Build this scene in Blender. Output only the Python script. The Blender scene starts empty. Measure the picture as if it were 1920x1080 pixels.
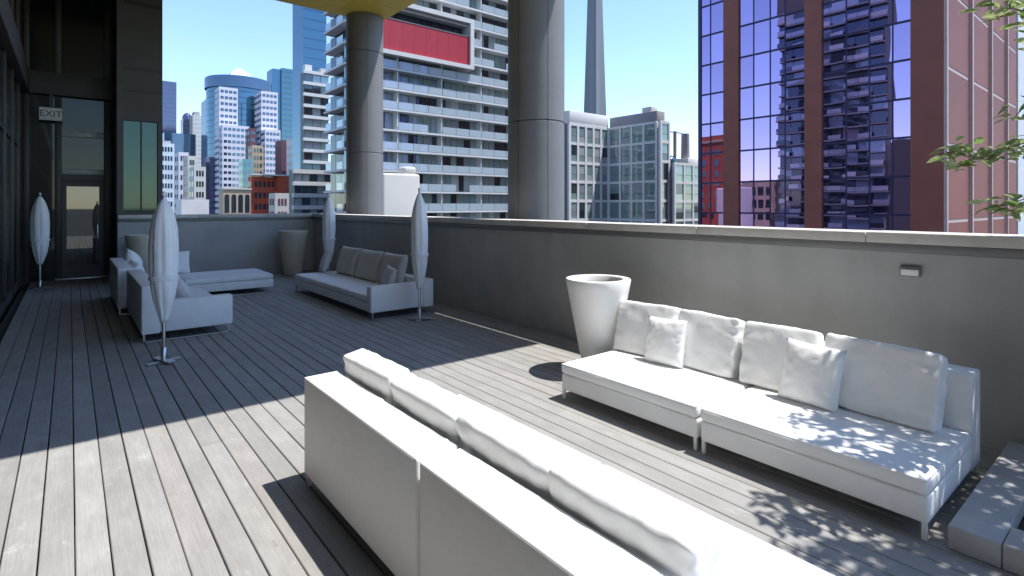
import bpy, bmesh, math, random
from mathutils import Vector, Matrix, noise as mnoise
R = math.radians
random.seed(7)

# ------------------------------------------------------------------ camera, sky, sun, exposure
scene = bpy.context.scene
C = scene.collection
cam = bpy.data.cameras.new('camera')
cam_o = bpy.data.objects.new('camera', cam); C.objects.link(cam_o)
cam_o.location = (0, 0, 1.7)
cam_o.rotation_euler = (R(90), 0, R(-39.1))
cam.sensor_width = 36.0
cam.lens = 36.0 * 1020 / 1920
cam.shift_y = -155 / 1920
cam.clip_start = 0.05
cam.clip_end = 12000
scene.camera = cam_o

SUN = Vector((0.303, -0.265, 1.0)).normalized()          # towards the sun
elev = math.asin(SUN.z)
world = bpy.data.worlds.new('World'); scene.world = world
world.use_nodes = True
wn = world.node_tree
sky = wn.nodes.new('ShaderNodeTexSky')
sky.sky_type = 'NISHITA'
sky.sun_disc = False
sky.sun_elevation = elev
sky.sun_rotation = math.atan2(SUN.x, SUN.y)
sky.altitude = 100
sky.air_density = 1.0
sky.dust_density = 0.15
sky.ozone_density = 4.0
wn.links.new(sky.outputs[0], wn.nodes['Background'].inputs[0])
wn.nodes['Background'].inputs[1].default_value = 0.15

sl = bpy.data.lights.new('sun', 'SUN')
sl.energy = 3.1
sl.angle = R(0.53)
sl.color = (1.0, 0.968, 0.92)
so = bpy.data.objects.new('sun', sl); C.objects.link(so)
so.rotation_euler = (-SUN).to_track_quat('-Z', 'Y').to_euler()
so.location = (20, -20, 60)

scene.view_settings.view_transform = 'Standard'
scene.view_settings.look = 'None'
scene.view_settings.exposure = 1.05
scene.view_settings.gamma = 1.0
scene.render.engine = 'CYCLES'
scene.cycles.use_denoising = True
scene.cycles.max_bounces = 10
scene.cycles.diffuse_bounces = 6
scene.cycles.glossy_bounces = 4
scene.cycles.transparent_max_bounces = 12
scene.cycles.caustics_reflective = False
scene.cycles.caustics_refractive = False
scene.cycles.sample_clamp_indirect = 6.0

# ------------------------------------------------------------------ materials
def mat(name, col, rough=0.6, metal=0.0, var=0.0, scale=4.0, bump=0.0, bscale=60.0, spec=0.5, coord='Object', stretch=None, rnd=0.0, col2=None, hue=None):
    """procedural principled: base colour varied by noise (and per object), fine relief by noise bump"""
    m = bpy.data.materials.new(name); m.use_nodes = True
    nt = m.node_tree; b = nt.nodes['Principled BSDF']
    b.inputs['Roughness'].default_value = rough
    b.inputs['Metallic'].default_value = metal
    b.inputs['Specular IOR Level'].default_value = spec
    b.inputs['Base Color'].default_value = (*col, 1)
    tc = nt.nodes.new('ShaderNodeTexCoord')
    mp = nt.nodes.new('ShaderNodeMapping')
    nt.links.new(tc.outputs[coord], mp.inputs['Vector'])
    if stretch: mp.inputs['Scale'].default_value = stretch
    out = None
    if var > 0 or col2:
        n = nt.nodes.new('ShaderNodeTexNoise'); n.inputs['Scale'].default_value = scale
        n.inputs['Detail'].default_value = 6; n.inputs['Roughness'].default_value = 0.62
        nt.links.new(mp.outputs[0], n.inputs['Vector'])
        r = nt.nodes.new('ShaderNodeValToRGB')
        c2 = col2 if col2 else tuple(min(1, c * (1 + var)) for c in col)
        r.color_ramp.elements[0].position = 0.32; r.color_ramp.elements[1].position = 0.68
        r.color_ramp.elements[0].color = (*[c * (1 - var) for c in col], 1)
        r.color_ramp.elements[1].color = (*c2, 1)
        nt.links.new(n.outputs['Fac'], r.inputs['Fac'])
        out = r.outputs['Color']
    if rnd > 0:
        oi = nt.nodes.new('ShaderNodeObjectInfo')
        mr = nt.nodes.new('ShaderNodeMapRange')
        mr.inputs['To Min'].default_value = 1 - rnd; mr.inputs['To Max'].default_value = 1 + rnd
        nt.links.new(oi.outputs['Random'], mr.inputs['Value'])
        hs = nt.nodes.new('ShaderNodeHueSaturation')
        if out: nt.links.new(out, hs.inputs['Color'])
        else: hs.inputs['Color'].default_value = (*col, 1)
        nt.links.new(mr.outputs[0], hs.inputs['Value'])
        out = hs.outputs['Color']
    if out: nt.links.new(out, b.inputs['Base Color'])
    if bump > 0:
        n2 = nt.nodes.new('ShaderNodeTexNoise'); n2.inputs['Scale'].default_value = bscale
        n2.inputs['Detail'].default_value = 4
        nt.links.new(mp.outputs[0], n2.inputs['Vector'])
        bp = nt.nodes.new('ShaderNodeBump'); bp.inputs['Strength'].default_value = bump
        bp.inputs['Distance'].default_value = 0.01
        nt.links.new(n2.outputs['Fac'], bp.inputs['Height'])
        nt.links.new(bp.outputs[0], b.inputs['Normal'])
    return m

def glass_mirror(name, tint, base, mirror=0.7, rough=0.02, wave=0.0, wscale=0.25):
    """opaque coated facade glass: tinted mirror over a dark body"""
    m = bpy.data.materials.new(name); m.use_nodes = True
    nt = m.node_tree; b = nt.nodes['Principled BSDF']
    b.inputs['Base Color'].default_value = (*base, 1); b.inputs['Roughness'].default_value = 0.25; b.inputs['Specular IOR Level'].default_value = 0.15
    g = nt.nodes.new('ShaderNodeBsdfGlossy'); g.inputs['Color'].default_value = (*tint, 1); g.inputs['Roughness'].default_value = rough
    mx = nt.nodes.new('ShaderNodeMixShader'); mx.inputs[0].default_value = mirror
    nt.links.new(b.outputs[0], mx.inputs[1]); nt.links.new(g.outputs[0], mx.inputs[2])
    nt.links.new(mx.outputs[0], nt.nodes['Material Output'].inputs[0])
    oi = nt.nodes.new('ShaderNodeObjectInfo'); mr = nt.nodes.new('ShaderNodeMapRange')
    mr.inputs['To Min'].default_value = mirror * .86; mr.inputs['To Max'].default_value = min(.97, mirror * 1.1)
    nt.links.new(oi.outputs['Random'], mr.inputs['Value']); nt.links.new(mr.outputs[0], mx.inputs[0])
    if wave > 0:
        tc = nt.nodes.new('ShaderNodeTexCoord')
        n = nt.nodes.new('ShaderNodeTexNoise'); n.inputs['Scale'].default_value = wscale; n.inputs['Detail'].default_value = 1
        nt.links.new(tc.outputs['Object'], n.inputs['Vector'])
        bp = nt.nodes.new('ShaderNodeBump'); bp.inputs['Strength'].default_value = wave; bp.inputs['Distance'].default_value = 0.1
        nt.links.new(n.outputs['Fac'], bp.inputs['Height'])
        nt.links.new(bp.outputs[0], g.inputs['Normal'])
    return m

def wood_mat():
    m = bpy.data.materials.new('weathered_deck_wood'); m.use_nodes = True
    nt = m.node_tree; b = nt.nodes['Principled BSDF']; L = nt.links
    b.inputs['Roughness'].default_value = 0.72
    b.inputs['Specular IOR Level'].default_value = 0.3
    tc = nt.nodes.new('ShaderNodeTexCoord'); oi = nt.nodes.new('ShaderNodeObjectInfo')
    add = nt.nodes.new('ShaderNodeVectorMath'); add.operation = 'MULTIPLY_ADD'
    cmb = nt.nodes.new('ShaderNodeCombineXYZ')
    for i in range(3): L.new(oi.outputs['Random'], cmb.inputs[i])
    L.new(cmb.outputs[0], add.inputs[0]); add.inputs[1].default_value = (37, 91, 13)
    L.new(tc.outputs['Object'], add.inputs[2])
    def nz(sc, scale, det=5, rough=0.6):
        mp = nt.nodes.new('ShaderNodeMapping'); mp.inputs['Scale'].default_value = sc
        L.new(add.outputs[0], mp.inputs['Vector'])
        n = nt.nodes.new('ShaderNodeTexNoise'); n.inputs['Scale'].default_value = scale
        n.inputs['Detail'].default_value = det; n.inputs['Roughness'].default_value = rough
        L.new(mp.outputs[0], n.inputs['Vector']); return n
    grain = nz((26, 0.7, 26), 6, 6, 0.7)
    r1 = nt.nodes.new('ShaderNodeValToRGB')
    r1.color_ramp.elements[0].position = 0.25; r1.color_ramp.elements[0].color = (0.285, 0.281, 0.275, 1)
    r1.color_ramp.elements[1].position = 0.75; r1.color_ramp.elements[1].color = (0.385, 0.381, 0.374, 1)
    L.new(grain.outputs['Fac'], r1.inputs['Fac'])
    # per-board tone: silver grey to pinkish brown
    r2 = nt.nodes.new('ShaderNodeValToRGB'); e = r2.color_ramp.elements
    e[0].position = 0.0; e[0].color = (0.86, 0.855, 0.845, 1)
    e[1].position = 1.0; e[1].color = (1.08, 1.07, 1.05, 1)
    x = e.new(0.35); x.color = (0.98, 0.97, 0.96, 1)
    x = e.new(0.6); x.color = (0.97, 0.935, 0.915, 1)
    x = e.new(0.8); x.color = (0.93, 0.93, 0.92, 1)
    L.new(oi.outputs['Random'], r2.inputs['Fac'])
    mul = nt.nodes.new('ShaderNodeMixRGB'); mul.blend_type = 'MULTIPLY'; mul.inputs[0].default_value = 1
    L.new(r1.outputs[0], mul.inputs[1]); L.new(r2.outputs[0], mul.inputs[2])
    # scuffs, pale worn patches and darker stains
    st = nz((2.2, 0.9, 2.2), 2.4, 7, 0.68)
    r3 = nt.nodes.new('ShaderNodeValToRGB'); e = r3.color_ramp.elements
    e[0].position = 0.28; e[0].color = (0.86, 0.85, 0.84, 1)
    e[1].position = 0.72; e[1].color = (1.16, 1.16, 1.15, 1)
    x = e.new(0.5); x.color = (1, 0.99, 0.98, 1)
    L.new(st.outputs['Fac'], r3.inputs['Fac'])
    mul2 = nt.nodes.new('ShaderNodeMixRGB'); mul2.blend_type = 'MULTIPLY'; mul2.inputs[0].default_value = 1
    L.new(mul.outputs[0], mul2.inputs[1]); L.new(r3.outputs[0], mul2.inputs[2])
    sc = nz((1.6, 0.8, 1.6), 5.0, 8, 0.72)
    r4 = nt.nodes.new('ShaderNodeValToRGB'); e = r4.color_ramp.elements
    e[0].position = 0.60; e[0].color = (1, 1, 1, 1)
    e[1].position = 0.72; e[1].color = (1.32, 1.32, 1.31, 1)
    x = e.new(0.36); x.color = (1, 1, 1, 1)
    x = e.new(0.27); x.color = (0.74, 0.70, 0.67, 1)
    L.new(sc.outputs['Fac'], r4.inputs['Fac'])
    mul3 = nt.nodes.new('ShaderNodeMixRGB'); mul3.blend_type = 'MULTIPLY'; mul3.inputs[0].default_value = 1
    L.new(mul2.outputs[0], mul3.inputs[1]); L.new(r4.outputs[0], mul3.inputs[2])
    L.new(mul3.outputs[0], b.inputs['Base Color'])
    bp = nt.nodes.new('ShaderNodeBump'); bp.inputs['Strength'].default_value = 0.35; bp.inputs['Distance'].default_value = 0.004
    L.new(grain.outputs['Fac'], bp.inputs['Height']); L.new(bp.outputs[0], b.inputs['Normal'])
    return m

def canvas_mat(name, col, rough=0.75, weave=0.15, wscale=420):
    """woven outdoor fabric: tiny weave relief plus soft large-scale soiling"""
    m = mat(name, col, rough, var=0.05, scale=2.2, bump=weave, bscale=wscale, spec=0.25, rnd=0.03)
    return m

M = {}
M['wood'] = wood_mat()
M['white_vinyl'] = canvas_mat('white_woven_upholstery', (0.86, 0.86, 0.85), 0.6, 0.22, 22)
M['white_cushion'] = canvas_mat('white_cushion_fabric', (0.87, 0.87, 0.865), 0.7, 0.55, 11)
M['beige_cushion'] = canvas_mat('beige_cushion_fabric', (0.62, 0.59, 0.53), 0.8, 0.5, 11)
M['grey_cushion'] = canvas_mat('grey_cushion_fabric', (0.66, 0.635, 0.645), 0.8, 0.12, 350)
M['shade_vinyl'] = canvas_mat('shaded_white_upholstery', (0.84, 0.83, 0.84), 0.6, 0.12, 300)  # second copy of the white upholstery, colour adjusted for the sofas in shade
M['steel'] = mat('brushed_steel', (0.62, 0.62, 0.63), 0.32, 1.0, var=0.08, scale=30)
M['white_metal'] = mat('white_powder_coat', (0.76, 0.76, 0.74), 0.4, var=0.03, scale=8)
M['umbrella_cloth'] = canvas_mat('white_umbrella_canvas', (0.84, 0.84, 0.85), 0.8, 0.2, 260)
M['stucco'] = mat('grey_parapet_stucco', (0.45, 0.448, 0.445), 0.85, var=0.10, scale=1.3, bump=0.35, bscale=140, spec=0.25)
def streaks(m, amount=0.16):
    nt = m.node_tree; b = nt.nodes['Principled BSDF']
    src = b.inputs['Base Color'].links[0].from_socket
    tc = nt.nodes.new('ShaderNodeTexCoord'); mp = nt.nodes.new('ShaderNodeMapping'); mp.inputs['Scale'].default_value = (1.4, 1.4, 0.35)
    n = nt.nodes.new('ShaderNodeTexNoise'); n.inputs['Scale'].default_value = 2.2; n.inputs['Detail'].default_value = 6
    r = nt.nodes.new('ShaderNodeValToRGB'); r.color_ramp.elements[0].position = .35; r.color_ramp.elements[1].position = .65
    r.color_ramp.elements[0].color = (1 - amount, 1 - amount, 1 - amount, 1); r.color_ramp.elements[1].color = (1.03, 1.03, 1.03, 1)
    mx = nt.nodes.new('ShaderNodeMixRGB'); mx.blend_type = 'MULTIPLY'; mx.inputs[0].default_value = 1
    L = nt.links
    L.new(tc.outputs['Object'], mp.inputs[0]); L.new(mp.outputs[0], n.inputs['Vector']); L.new(n.outputs['Fac'], r.inputs[0])
    L.new(src, mx.inputs[1]); L.new(r.outputs[0], mx.inputs[2]); L.new(mx.outputs[0], b.inputs['Base Color'])
streaks(M['stucco'], 0.06)
M['stone'] = mat('pale_coping_stone', (0.60, 0.575, 0.54), 0.75, var=0.09, scale=5, bump=0.25, bscale=90, rnd=0.06)
M['reveal'] = mat('dark_grey_reveal', (0.20, 0.20, 0.195), 0.5, 0.3, var=0.08, scale=3)  # shadow reveal under the coping put into a darker grey; also step light housing
M['planter_white'] = mat('white_planter_fibreglass', (0.84, 0.83, 0.80), 0.45, var=0.04, scale=3, bump=0.05, bscale=30)
M['planter_beige'] = mat('beige_planter_fibreglass', (0.62, 0.56, 0.45), 0.55, var=0.06, scale=3, bump=0.05, bscale=30)
M['soil'] = mat('dark_soil', (0.030, 0.024, 0.018), 0.95, var=0.4, scale=30, bump=0.8, bscale=40)
M['plinth'] = mat('grey_plinth_concrete', (0.42, 0.42, 0.43), 0.8, var=0.10, scale=3, bump=0.2, bscale=70)
M['frame_dark'] = mat('dark_bronze_frame', (0.055, 0.053, 0.050), 0.45, 0.2, var=0.12, scale=3)
M['panel_dark'] = mat('charcoal_cladding_panel', (0.085, 0.082, 0.076), 0.55, 0.1, var=0.12, scale=2, rnd=0.08)
M['glass_dark'] = glass_mirror('dark_door_glass', (0.75, 0.78, 0.74), (0.014, 0.016, 0.014), 0.03, 0.015)
M['glass_door'] = glass_mirror('door_glass', (0.75, 0.78, 0.74), (0.012, 0.013, 0.012), 0.13, 0.015)
M['glass_green'] = glass_mirror('green_tinted_glass', (0.55, 0.85, 0.75), (0.014, 0.038, 0.029), 0.06, 0.03)
M['bar_green'] = mat('pale_green_anodised_bar', (0.48, 0.55, 0.52), 0.4, 0.1, var=0.08, scale=4)
M['sign_white'] = mat('white_sign_face', (0.85, 0.85, 0.83), 0.5, var=0.03, scale=10)
M['sign_ink'] = mat('dark_sign_lettering', (0.10, 0.10, 0.10), 0.6)
M['yellow'] = mat('yellow_soffit_paint', (0.97, 0.72, 0.12), 0.5, var=0.06, scale=0.6, rnd=0.03)
M['column'] = mat('grey_column_metal', (0.22, 0.22, 0.224), 0.7, 0.0, var=0.06, scale=1.2, bump=0.03, bscale=12)
M['joint'] = mat('dark_joint', (0.02, 0.02, 0.02), 0.9)
M['asphalt'] = mat('street_asphalt', (0.055, 0.055, 0.057), 0.9, var=0.2, scale=0.05)
M['terrace_conc'] = mat('terrace_concrete', (0.22, 0.215, 0.21), 0.85, var=0.1, scale=0.4)
M['black'] = mat('dark_underdeck', (0.045, 0.044, 0.042), 0.9)
# city
M['brick_dark'] = mat('dark_red_granite', (0.30, 0.092, 0.066), 0.55, var=0.12, scale=0.35, bump=0.1, bscale=3, rnd=0.06)
M['brick_red'] = mat('rose_granite_panel', (0.215, 0.056, 0.040), 0.6, var=0.28, scale=0.22, bump=0.1, bscale=3, rnd=0.10)
M['brick_joint'] = mat('pink_joint_band', (0.56, 0.40, 0.36), 0.6, var=0.08, scale=1)
M['glass_purple'] = glass_mirror('purple_mirror_glass', (0.50, 0.37, 0.68), (0.02, 0.012, 0.03), 0.84, 0.01, 0.10, 0.5)
M['mullion_purple'] = mat('dark_violet_mullion', (0.035, 0.03, 0.09), 0.4, 0.3)
M['white_conc'] = mat('white_concrete', (0.66, 0.66, 0.655), 0.7, var=0.07, scale=0.3)
M['white_paint'] = mat('white_painted_frame', (0.80, 0.81, 0.82), 0.6, var=0.04, scale=0.4)
M['slab_edge'] = mat('pale_slab_edge', (0.70, 0.71, 0.72), 0.7, var=0.08, scale=0.4, rnd=0.05)
M['balcony_glass'] = glass_mirror('pale_blue_balustrade_glass', (0.75, 0.9, 1.0), (0.52, 0.63, 0.69), 0.22, 0.05)
M['window_dark'] = glass_mirror('dark_window_glass', (0.55, 0.66, 0.75), (0.022, 0.028, 0.034), 0.16, 0.03)
M['window_mid'] = glass_mirror('blue_grey_window_glass', (0.6, 0.74, 0.84), (0.27, 0.32, 0.35), 0.2, 0.04)
M['window_pale'] = mat('window_with_pale_blind', (0.36, 0.40, 0.42), 0.3, var=0.1, scale=0.5)
M['window_green'] = glass_mirror('green_window_glass', (0.6, 0.78, 0.74), (0.24, 0.325, 0.325), 0.18, 0.04)
M['shade_teal'] = mat('teal_grey_recess', (0.11, 0.145, 0.155), 0.6, var=0.1, scale=0.2)
M['red_panel'] = mat('crimson_wall_panel', (0.42, 0.032, 0.055), 0.55, var=0.10, scale=0.6, rnd=0.04)
M['grey_wall'] = mat('grey_shade_wall', (0.20, 0.21, 0.23), 0.8, var=0.1, scale=0.2)
M['beige_wall'] = mat('beige_blank_wall', (0.60, 0.575, 0.54), 0.8, var=0.05, scale=0.2)
M['blue_glass'] = glass_mirror('blue_curtain_wall', (0.35, 0.6, 0.85), (0.025, 0.085, 0.14), 0.2, 0.03)
M['navy_glass'] = glass_mirror('navy_curtain_wall', (0.4, 0.55, 0.8), (0.025, 0.045, 0.075), 0.2, 0.04)
M['teal_glass'] = glass_mirror('teal_curtain_wall', (0.42, 0.72, 0.82), (0.025, 0.07, 0.09), 0.22, 0.04)
M['violet_glass'] = glass_mirror('violet_grey_curtain_wall', (0.5, 0.5, 0.72), (0.065, 0.065, 0.12), 0.2, 0.05)
M['lilac_white'] = mat('white_masonry_grid', (0.66, 0.64, 0.70), 0.7, var=0.05, scale=0.1)
M['conc_tower'] = mat('shaft_concrete', (0.19, 0.205, 0.235), 0.75, var=0.08, scale=0.02, stretch=(1, 1, 0.2))
M['pale_blue_wall'] = mat('pale_blue_wall', (0.60, 0.68, 0.74), 0.7, var=0.08, scale=0.1)
M['lowrise_red'] = mat('bright_red_brick', (0.42, 0.085, 0.045), 0.8, var=0.16, scale=0.3)
M['tan_wall'] = mat('tan_stone', (0.48, 0.37, 0.26), 0.8, var=0.12, scale=0.2)
M['cream_wall'] = mat('cream_wall', (0.56, 0.54, 0.50), 0.8, var=0.08, scale=0.1)
M['maroon_wall'] = mat('maroon_wall', (0.13, 0.055, 0.075), 0.7, var=0.1, scale=0.1)
M['roof_grey'] = mat('roof_plant_grey', (0.36, 0.35, 0.38), 0.8, var=0.1, scale=0.2)
# vegetation
def leaf_mat(name, c1, c2):
    m = bpy.data.materials.new(name); m.use_nodes = True
    nt = m.node_tree; b = nt.nodes['Principled BSDF']
    gi = nt.nodes.new('ShaderNodeObjectInfo'); geo = nt.nodes.new('ShaderNodeNewGeometry')
    ad = nt.nodes.new('ShaderNodeMath'); ad.operation = 'ADD'
    fr = nt.nodes.new('ShaderNodeMath'); fr.operation = 'FRACT'
    nt.links.new(gi.outputs['Random'], ad.inputs[0]); nt.links.new(geo.outputs['Random Per Island'], ad.inputs[1])
    nt.links.new(ad.outputs[0], fr.inputs[0])
    r = nt.nodes.new('ShaderNodeValToRGB')
    r.color_ramp.elements[0].color = (*c1, 1); r.color_ramp.elements[1].color = (*c2, 1)
    nt.links.new(fr.outputs[0], r.inputs['Fac'])
    nt.links.new(r.outputs[0], b.inputs['Base Color'])
    b.inputs['Roughness'].default_value = 0.5
    tr = nt.nodes.new('ShaderNodeBsdfTranslucent'); nt.links.new(r.outputs[0], tr.inputs['Color'])
    mx = nt.nodes.new('ShaderNodeMixShader'); mx.inputs[0].default_value = 0.45
    nt.links.new(b.outputs[0], mx.inputs[1]); nt.links.new(tr.outputs[0], mx.inputs[2])
    nt.links.new(mx.outputs[0], nt.nodes['Material Output'].inputs[0])
    return m
M['leaf'] = leaf_mat('locust_leaf', (0.16, 0.25, 0.055), (0.45, 0.50, 0.24))
M['bark'] = mat('grey_brown_bark', (0.12, 0.095, 0.07), 0.9, var=0.3, scale=14, bump=0.6, bscale=30, stretch=(4, 4, 0.6))

# ------------------------------------------------------------------ mesh helpers
def link(name, me, parent=None, loc=(0, 0, 0), rot=(0, 0, 0), label=None):
    o = bpy.data.objects.new(name, me); C.objects.link(o)
    o.location = loc; o.rotation_euler = rot
    if parent is not None: o.parent = parent
    if label: o['label'] = label
    return o

def tag(o, label=None, cat=None, group=None, kind=None):
    if label: o['label'] = label
    if cat: o['category'] = cat
    if group: o['group'] = group
    if kind: o['kind'] = kind
    return o

def thing(name, label, cat, loc=(0, 0, 0), rz=0.0, group=None):
    o = bpy.data.objects.new(name, None); C.objects.link(o)
    o.empty_display_size = 0.2
    o.location = loc; o.rotation_euler = (0, 0, rz)
    return tag(o, label, cat, group)

class MB:
    """collects verts and faces; build() links them as ONE mesh object. 'off' is subtracted (world -> local)."""
    def __init__(s): s.v = []; s.f = []
    def quad(s, a, b, c, d):
        n = len(s.v); s.v += [tuple(a), tuple(b), tuple(c), tuple(d)]; s.f.append((n, n+1, n+2, n+3)); return s
    def box(s, x0, x1, y0, y1, z0, z1):
        if x0 > x1: x0, x1 = x1, x0
        if y0 > y1: y0, y1 = y1, y0
        if z0 > z1: z0, z1 = z1, z0
        n = len(s.v)
        s.v += [(x0,y0,z0),(x1,y0,z0),(x1,y1,z0),(x0,y1,z0),(x0,y0,z1),(x1,y0,z1),(x1,y1,z1),(x0,y1,z1)]
        s.f += [tuple(n+i for i in q) for q in ((0,3,2,1),(4,5,6,7),(0,1,5,4),(1,2,6,5),(2,3,7,6),(3,0,4,7))]
        return s
    def prism(s, pts, z0, z1):
        n = len(s.v); k = len(pts)
        s.v += [(x, y, z0) for x, y in pts] + [(x, y, z1) for x, y in pts]
        s.f.append(tuple(n + i for i in reversed(range(k)))); s.f.append(tuple(n + k + i for i in range(k)))
        for i in range(k):
            j = (i + 1) % k; s.f.append((n+i, n+j, n+k+j, n+k+i))
        return s
    def loft(s, rings, cap0=True, cap1=True):
        n = len(s.v); k = len(rings[0])
        for r in rings: s.v += [tuple(p) for p in r]
        for a in range(len(rings) - 1):
            for i in range(k):
                j = (i + 1) % k
                s.f.append((n+a*k+i, n+a*k+j, n+(a+1)*k+j, n+(a+1)*k+i))
        if cap0: s.f.append(tuple(n + i for i in reversed(range(k))))
        if cap1: s.f.append(tuple(n + (len(rings)-1)*k + i for i in range(k)))
        return s
    def lathe(s, prof, seg=32, cx=0, cy=0, cap0=True, cap1=True):
        return s.loft([[(cx + r*math.cos(2*math.pi*i/seg), cy + r*math.sin(2*math.pi*i/seg), z) for i in range(seg)] for r, z in prof], cap0, cap1)
    def tube(s, pts, rad, seg=8):
        rings = []
        pts = [Vector(p) for p in pts]
        if not isinstance(rad, (list, tuple)): rad = [rad] * len(pts)
        for i, p in enumerate(pts):
            d = (pts[min(i+1, len(pts)-1)] - pts[max(i-1, 0)]).normalized()
            u = d.orthogonal().normalized() if abs(d.z) > 0.9 else d.cross(Vector((0, 0, 1))).normalized()
            w = d.cross(u).normalized()
            rings.append([p + (u*math.cos(2*math.pi*k/seg) + w*math.sin(2*math.pi*k/seg)) * rad[i] for k in range(seg)])
        return s.loft(rings)
    def mesh(s, name, m, off=(0, 0, 0), bevel=0.0, seg=2, smooth=False, ang=None):
        me = bpy.data.meshes.new(name)
        ox, oy, oz = off
        me.from_pydata([(x-ox, y-oy, z-oz) for x, y, z in s.v], [], s.f)
        if bevel > 0:
            bm = bmesh.new(); bm.from_mesh(me)
            bmesh.ops.bevel(bm, geom=bm.edges[:], offset=bevel, segments=seg, profile=0.5, affect='EDGES', clamp_overlap=True)
            bm.to_mesh(me); bm.free()
        me.materials.append(m)
        if smooth or bevel > 0:
            for p in me.polygons: p.use_smooth = True
            try: me.set_sharp_from_angle(angle=R(ang or 50))
            except Exception: pass
        me.update()
        return me
    def build(s, name, m, parent=None, off=None, bevel=0.0, seg=2, smooth=False, ang=None, label=None):
        if off is None:
            off = (0, 0, 0)
            if parent is not None:
                p = parent
                while p.parent is not None: p = p.parent
                off = tuple(p.location) if s.w else (0, 0, 0)
        return link(name, s.mesh(name, m, off, bevel, seg, smooth, ang), parent, label=label)
    w = False

class WB(MB):
    """like MB, but its coordinates are world ones (parent is an unrotated thing)"""
    w = True

# ================================================================== THE SETTING
GZ = -25.0
tag(MB().quad((-5000, -5000, GZ), (5000, -5000, GZ), (5000, 5000, GZ), (-5000, 5000, GZ)).build('city_ground', M['asphalt']),
    'grey streets far below the terrace', kind='structure')
tag(MB().box(-0.8, 5.36, -8, 16.2, GZ + 0.004, -0.12).build('terrace_base', M['terrace_conc']),
    'concrete storeys under the terrace', kind='structure')

# deck: sub-frame sheet with every plank its own piece
deck = MB().box(-0.79, 4.995, -6.0, 16.19, -0.11, -0.045).build('deck', M['black'])
tag(deck, 'weathered grey timber deck boards', kind='structure')
PITCH, GAP = 0.1386, 0.0065
rp = random.Random(3)
k0 = math.ceil((-0.78 - 0.019) / PITCH)
u = 0.019 + k0 * PITCH
row = 0
while u < 4.99:
    a, b_ = u + GAP / 2, min(u + PITCH - GAP / 2, 4.99)
    w = b_ - a
    if w > 0.03:
        cuts = [-6.0]
        vv = rp.uniform(-4.8, 0.4) if rp.random() < .85 else rp.uniform(1.5, 4.0)
        while vv < 15.0:
            cuts.append(vv); vv += rp.choice((5.4, 6.0, 6.6)) + rp.uniform(-.1, .1)
        cuts.append(16.18)
        for c0, c1 in zip(cuts[:-1], cuts[1:]):
            L = c1 - c0 - 0.002
            e = 0.004
            mb = MB()
            dz = rp.uniform(-0.0012, 0.0012)
            prof = [(-w/2, -0.03), (w/2, -0.03), (w/2, -e), (w/2 - e, 0), (-w/2 + e, 0), (-w/2, -e)]
            mb.loft([[(x, -L/2, z) for x, z in prof], [(x, L/2, z) for x, z in prof]])
            link('plank', mb.mesh('plank', M['wood']), deck, ((a + b_)/2 + rp.uniform(-.001, .001), (c0 + c1)/2, dz), (rp.uniform(-.0002, .0002), rp.uniform(-.006, .006), rp.uniform(-.0002, .0002)))
    u += PITCH; row += 1

# ---- parapets (each a wall with its coping stones)
def parapet(name, label, length, along, face, thick, base_loc, flip):
    pass

pw = thing('parapet_wall', 'long grey stucco parapet with pale stone coping beside the deck', 'wall', (5.0, 4.0, 0))
w = WB()
w.box(5.0, 5.30, -6.0, 14.496, GZ + 0.008, 1.335)
w.build('wall_face', M['stucco'], pw)
WB().box(4.975, 5.325, -6.0, 14.47, 1.338, 1.402).build('reveal_band', M['reveal'], pw, bevel=0.004)  # moulding below the coping, its shadow reveal held in the dark colour
v = -6.0
rr = random.Random(5)
while v < 14.4:
    v2 = min(v + 1.52, 14.44)
    WB().box(4.955 + rr.uniform(-.002, .002), 5.345, v + .003, v2 - .003, 1.405, 1.488 + rr.uniform(-.002, .002)).build('coping_stone', M['stone'], pw, bevel=0.006)
    v = v2
pf = thing('parapet_wall', 'dark shaded parapet across the far end of the deck by the door', 'wall', (3.0, 14.5, 0))
WB().box(0.80, 5.30, 14.50, 14.745, -0.1, 1.335).build('wall_face', M['stucco'], pf)
WB().box(0.80, 5.325, 14.475, 14.748, 1.338, 1.402).build('reveal_band', M['reveal'], pf, bevel=0.004)
x = 0.80
while x < 5.3:
    x2 = min(x + 1.52, 5.345)
    WB().box(x + .003, x2 - .003, 14.455, 14.747, 1.405, 1.488 + rr.uniform(-.002, .002)).build('coping_stone', M['stone'], pf, bevel=0.006)
    x = x2

# step light set on the parapet
sl_ = thing('wall_light', 'small pale step light mounted on the long grey parapet', 'wall light', (5.0, 1.305, 1.2))
WB().box(4.972, 5.001, 1.243, 1.372, 1.158, 1.236).build('housing', M['reveal'], sl_, bevel=0.004)
WB().box(4.960, 4.973, 1.250, 1.362, 1.165, 1.212).build('lens', M['sign_white'], sl_, bevel=0.003)

# ---- the building this terrace belongs to
bd = thing('terrace_building', 'dark bronze and glass building wall with glazed door at the end of the deck', 'building', (-0.8, 16.2, 0))
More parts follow.
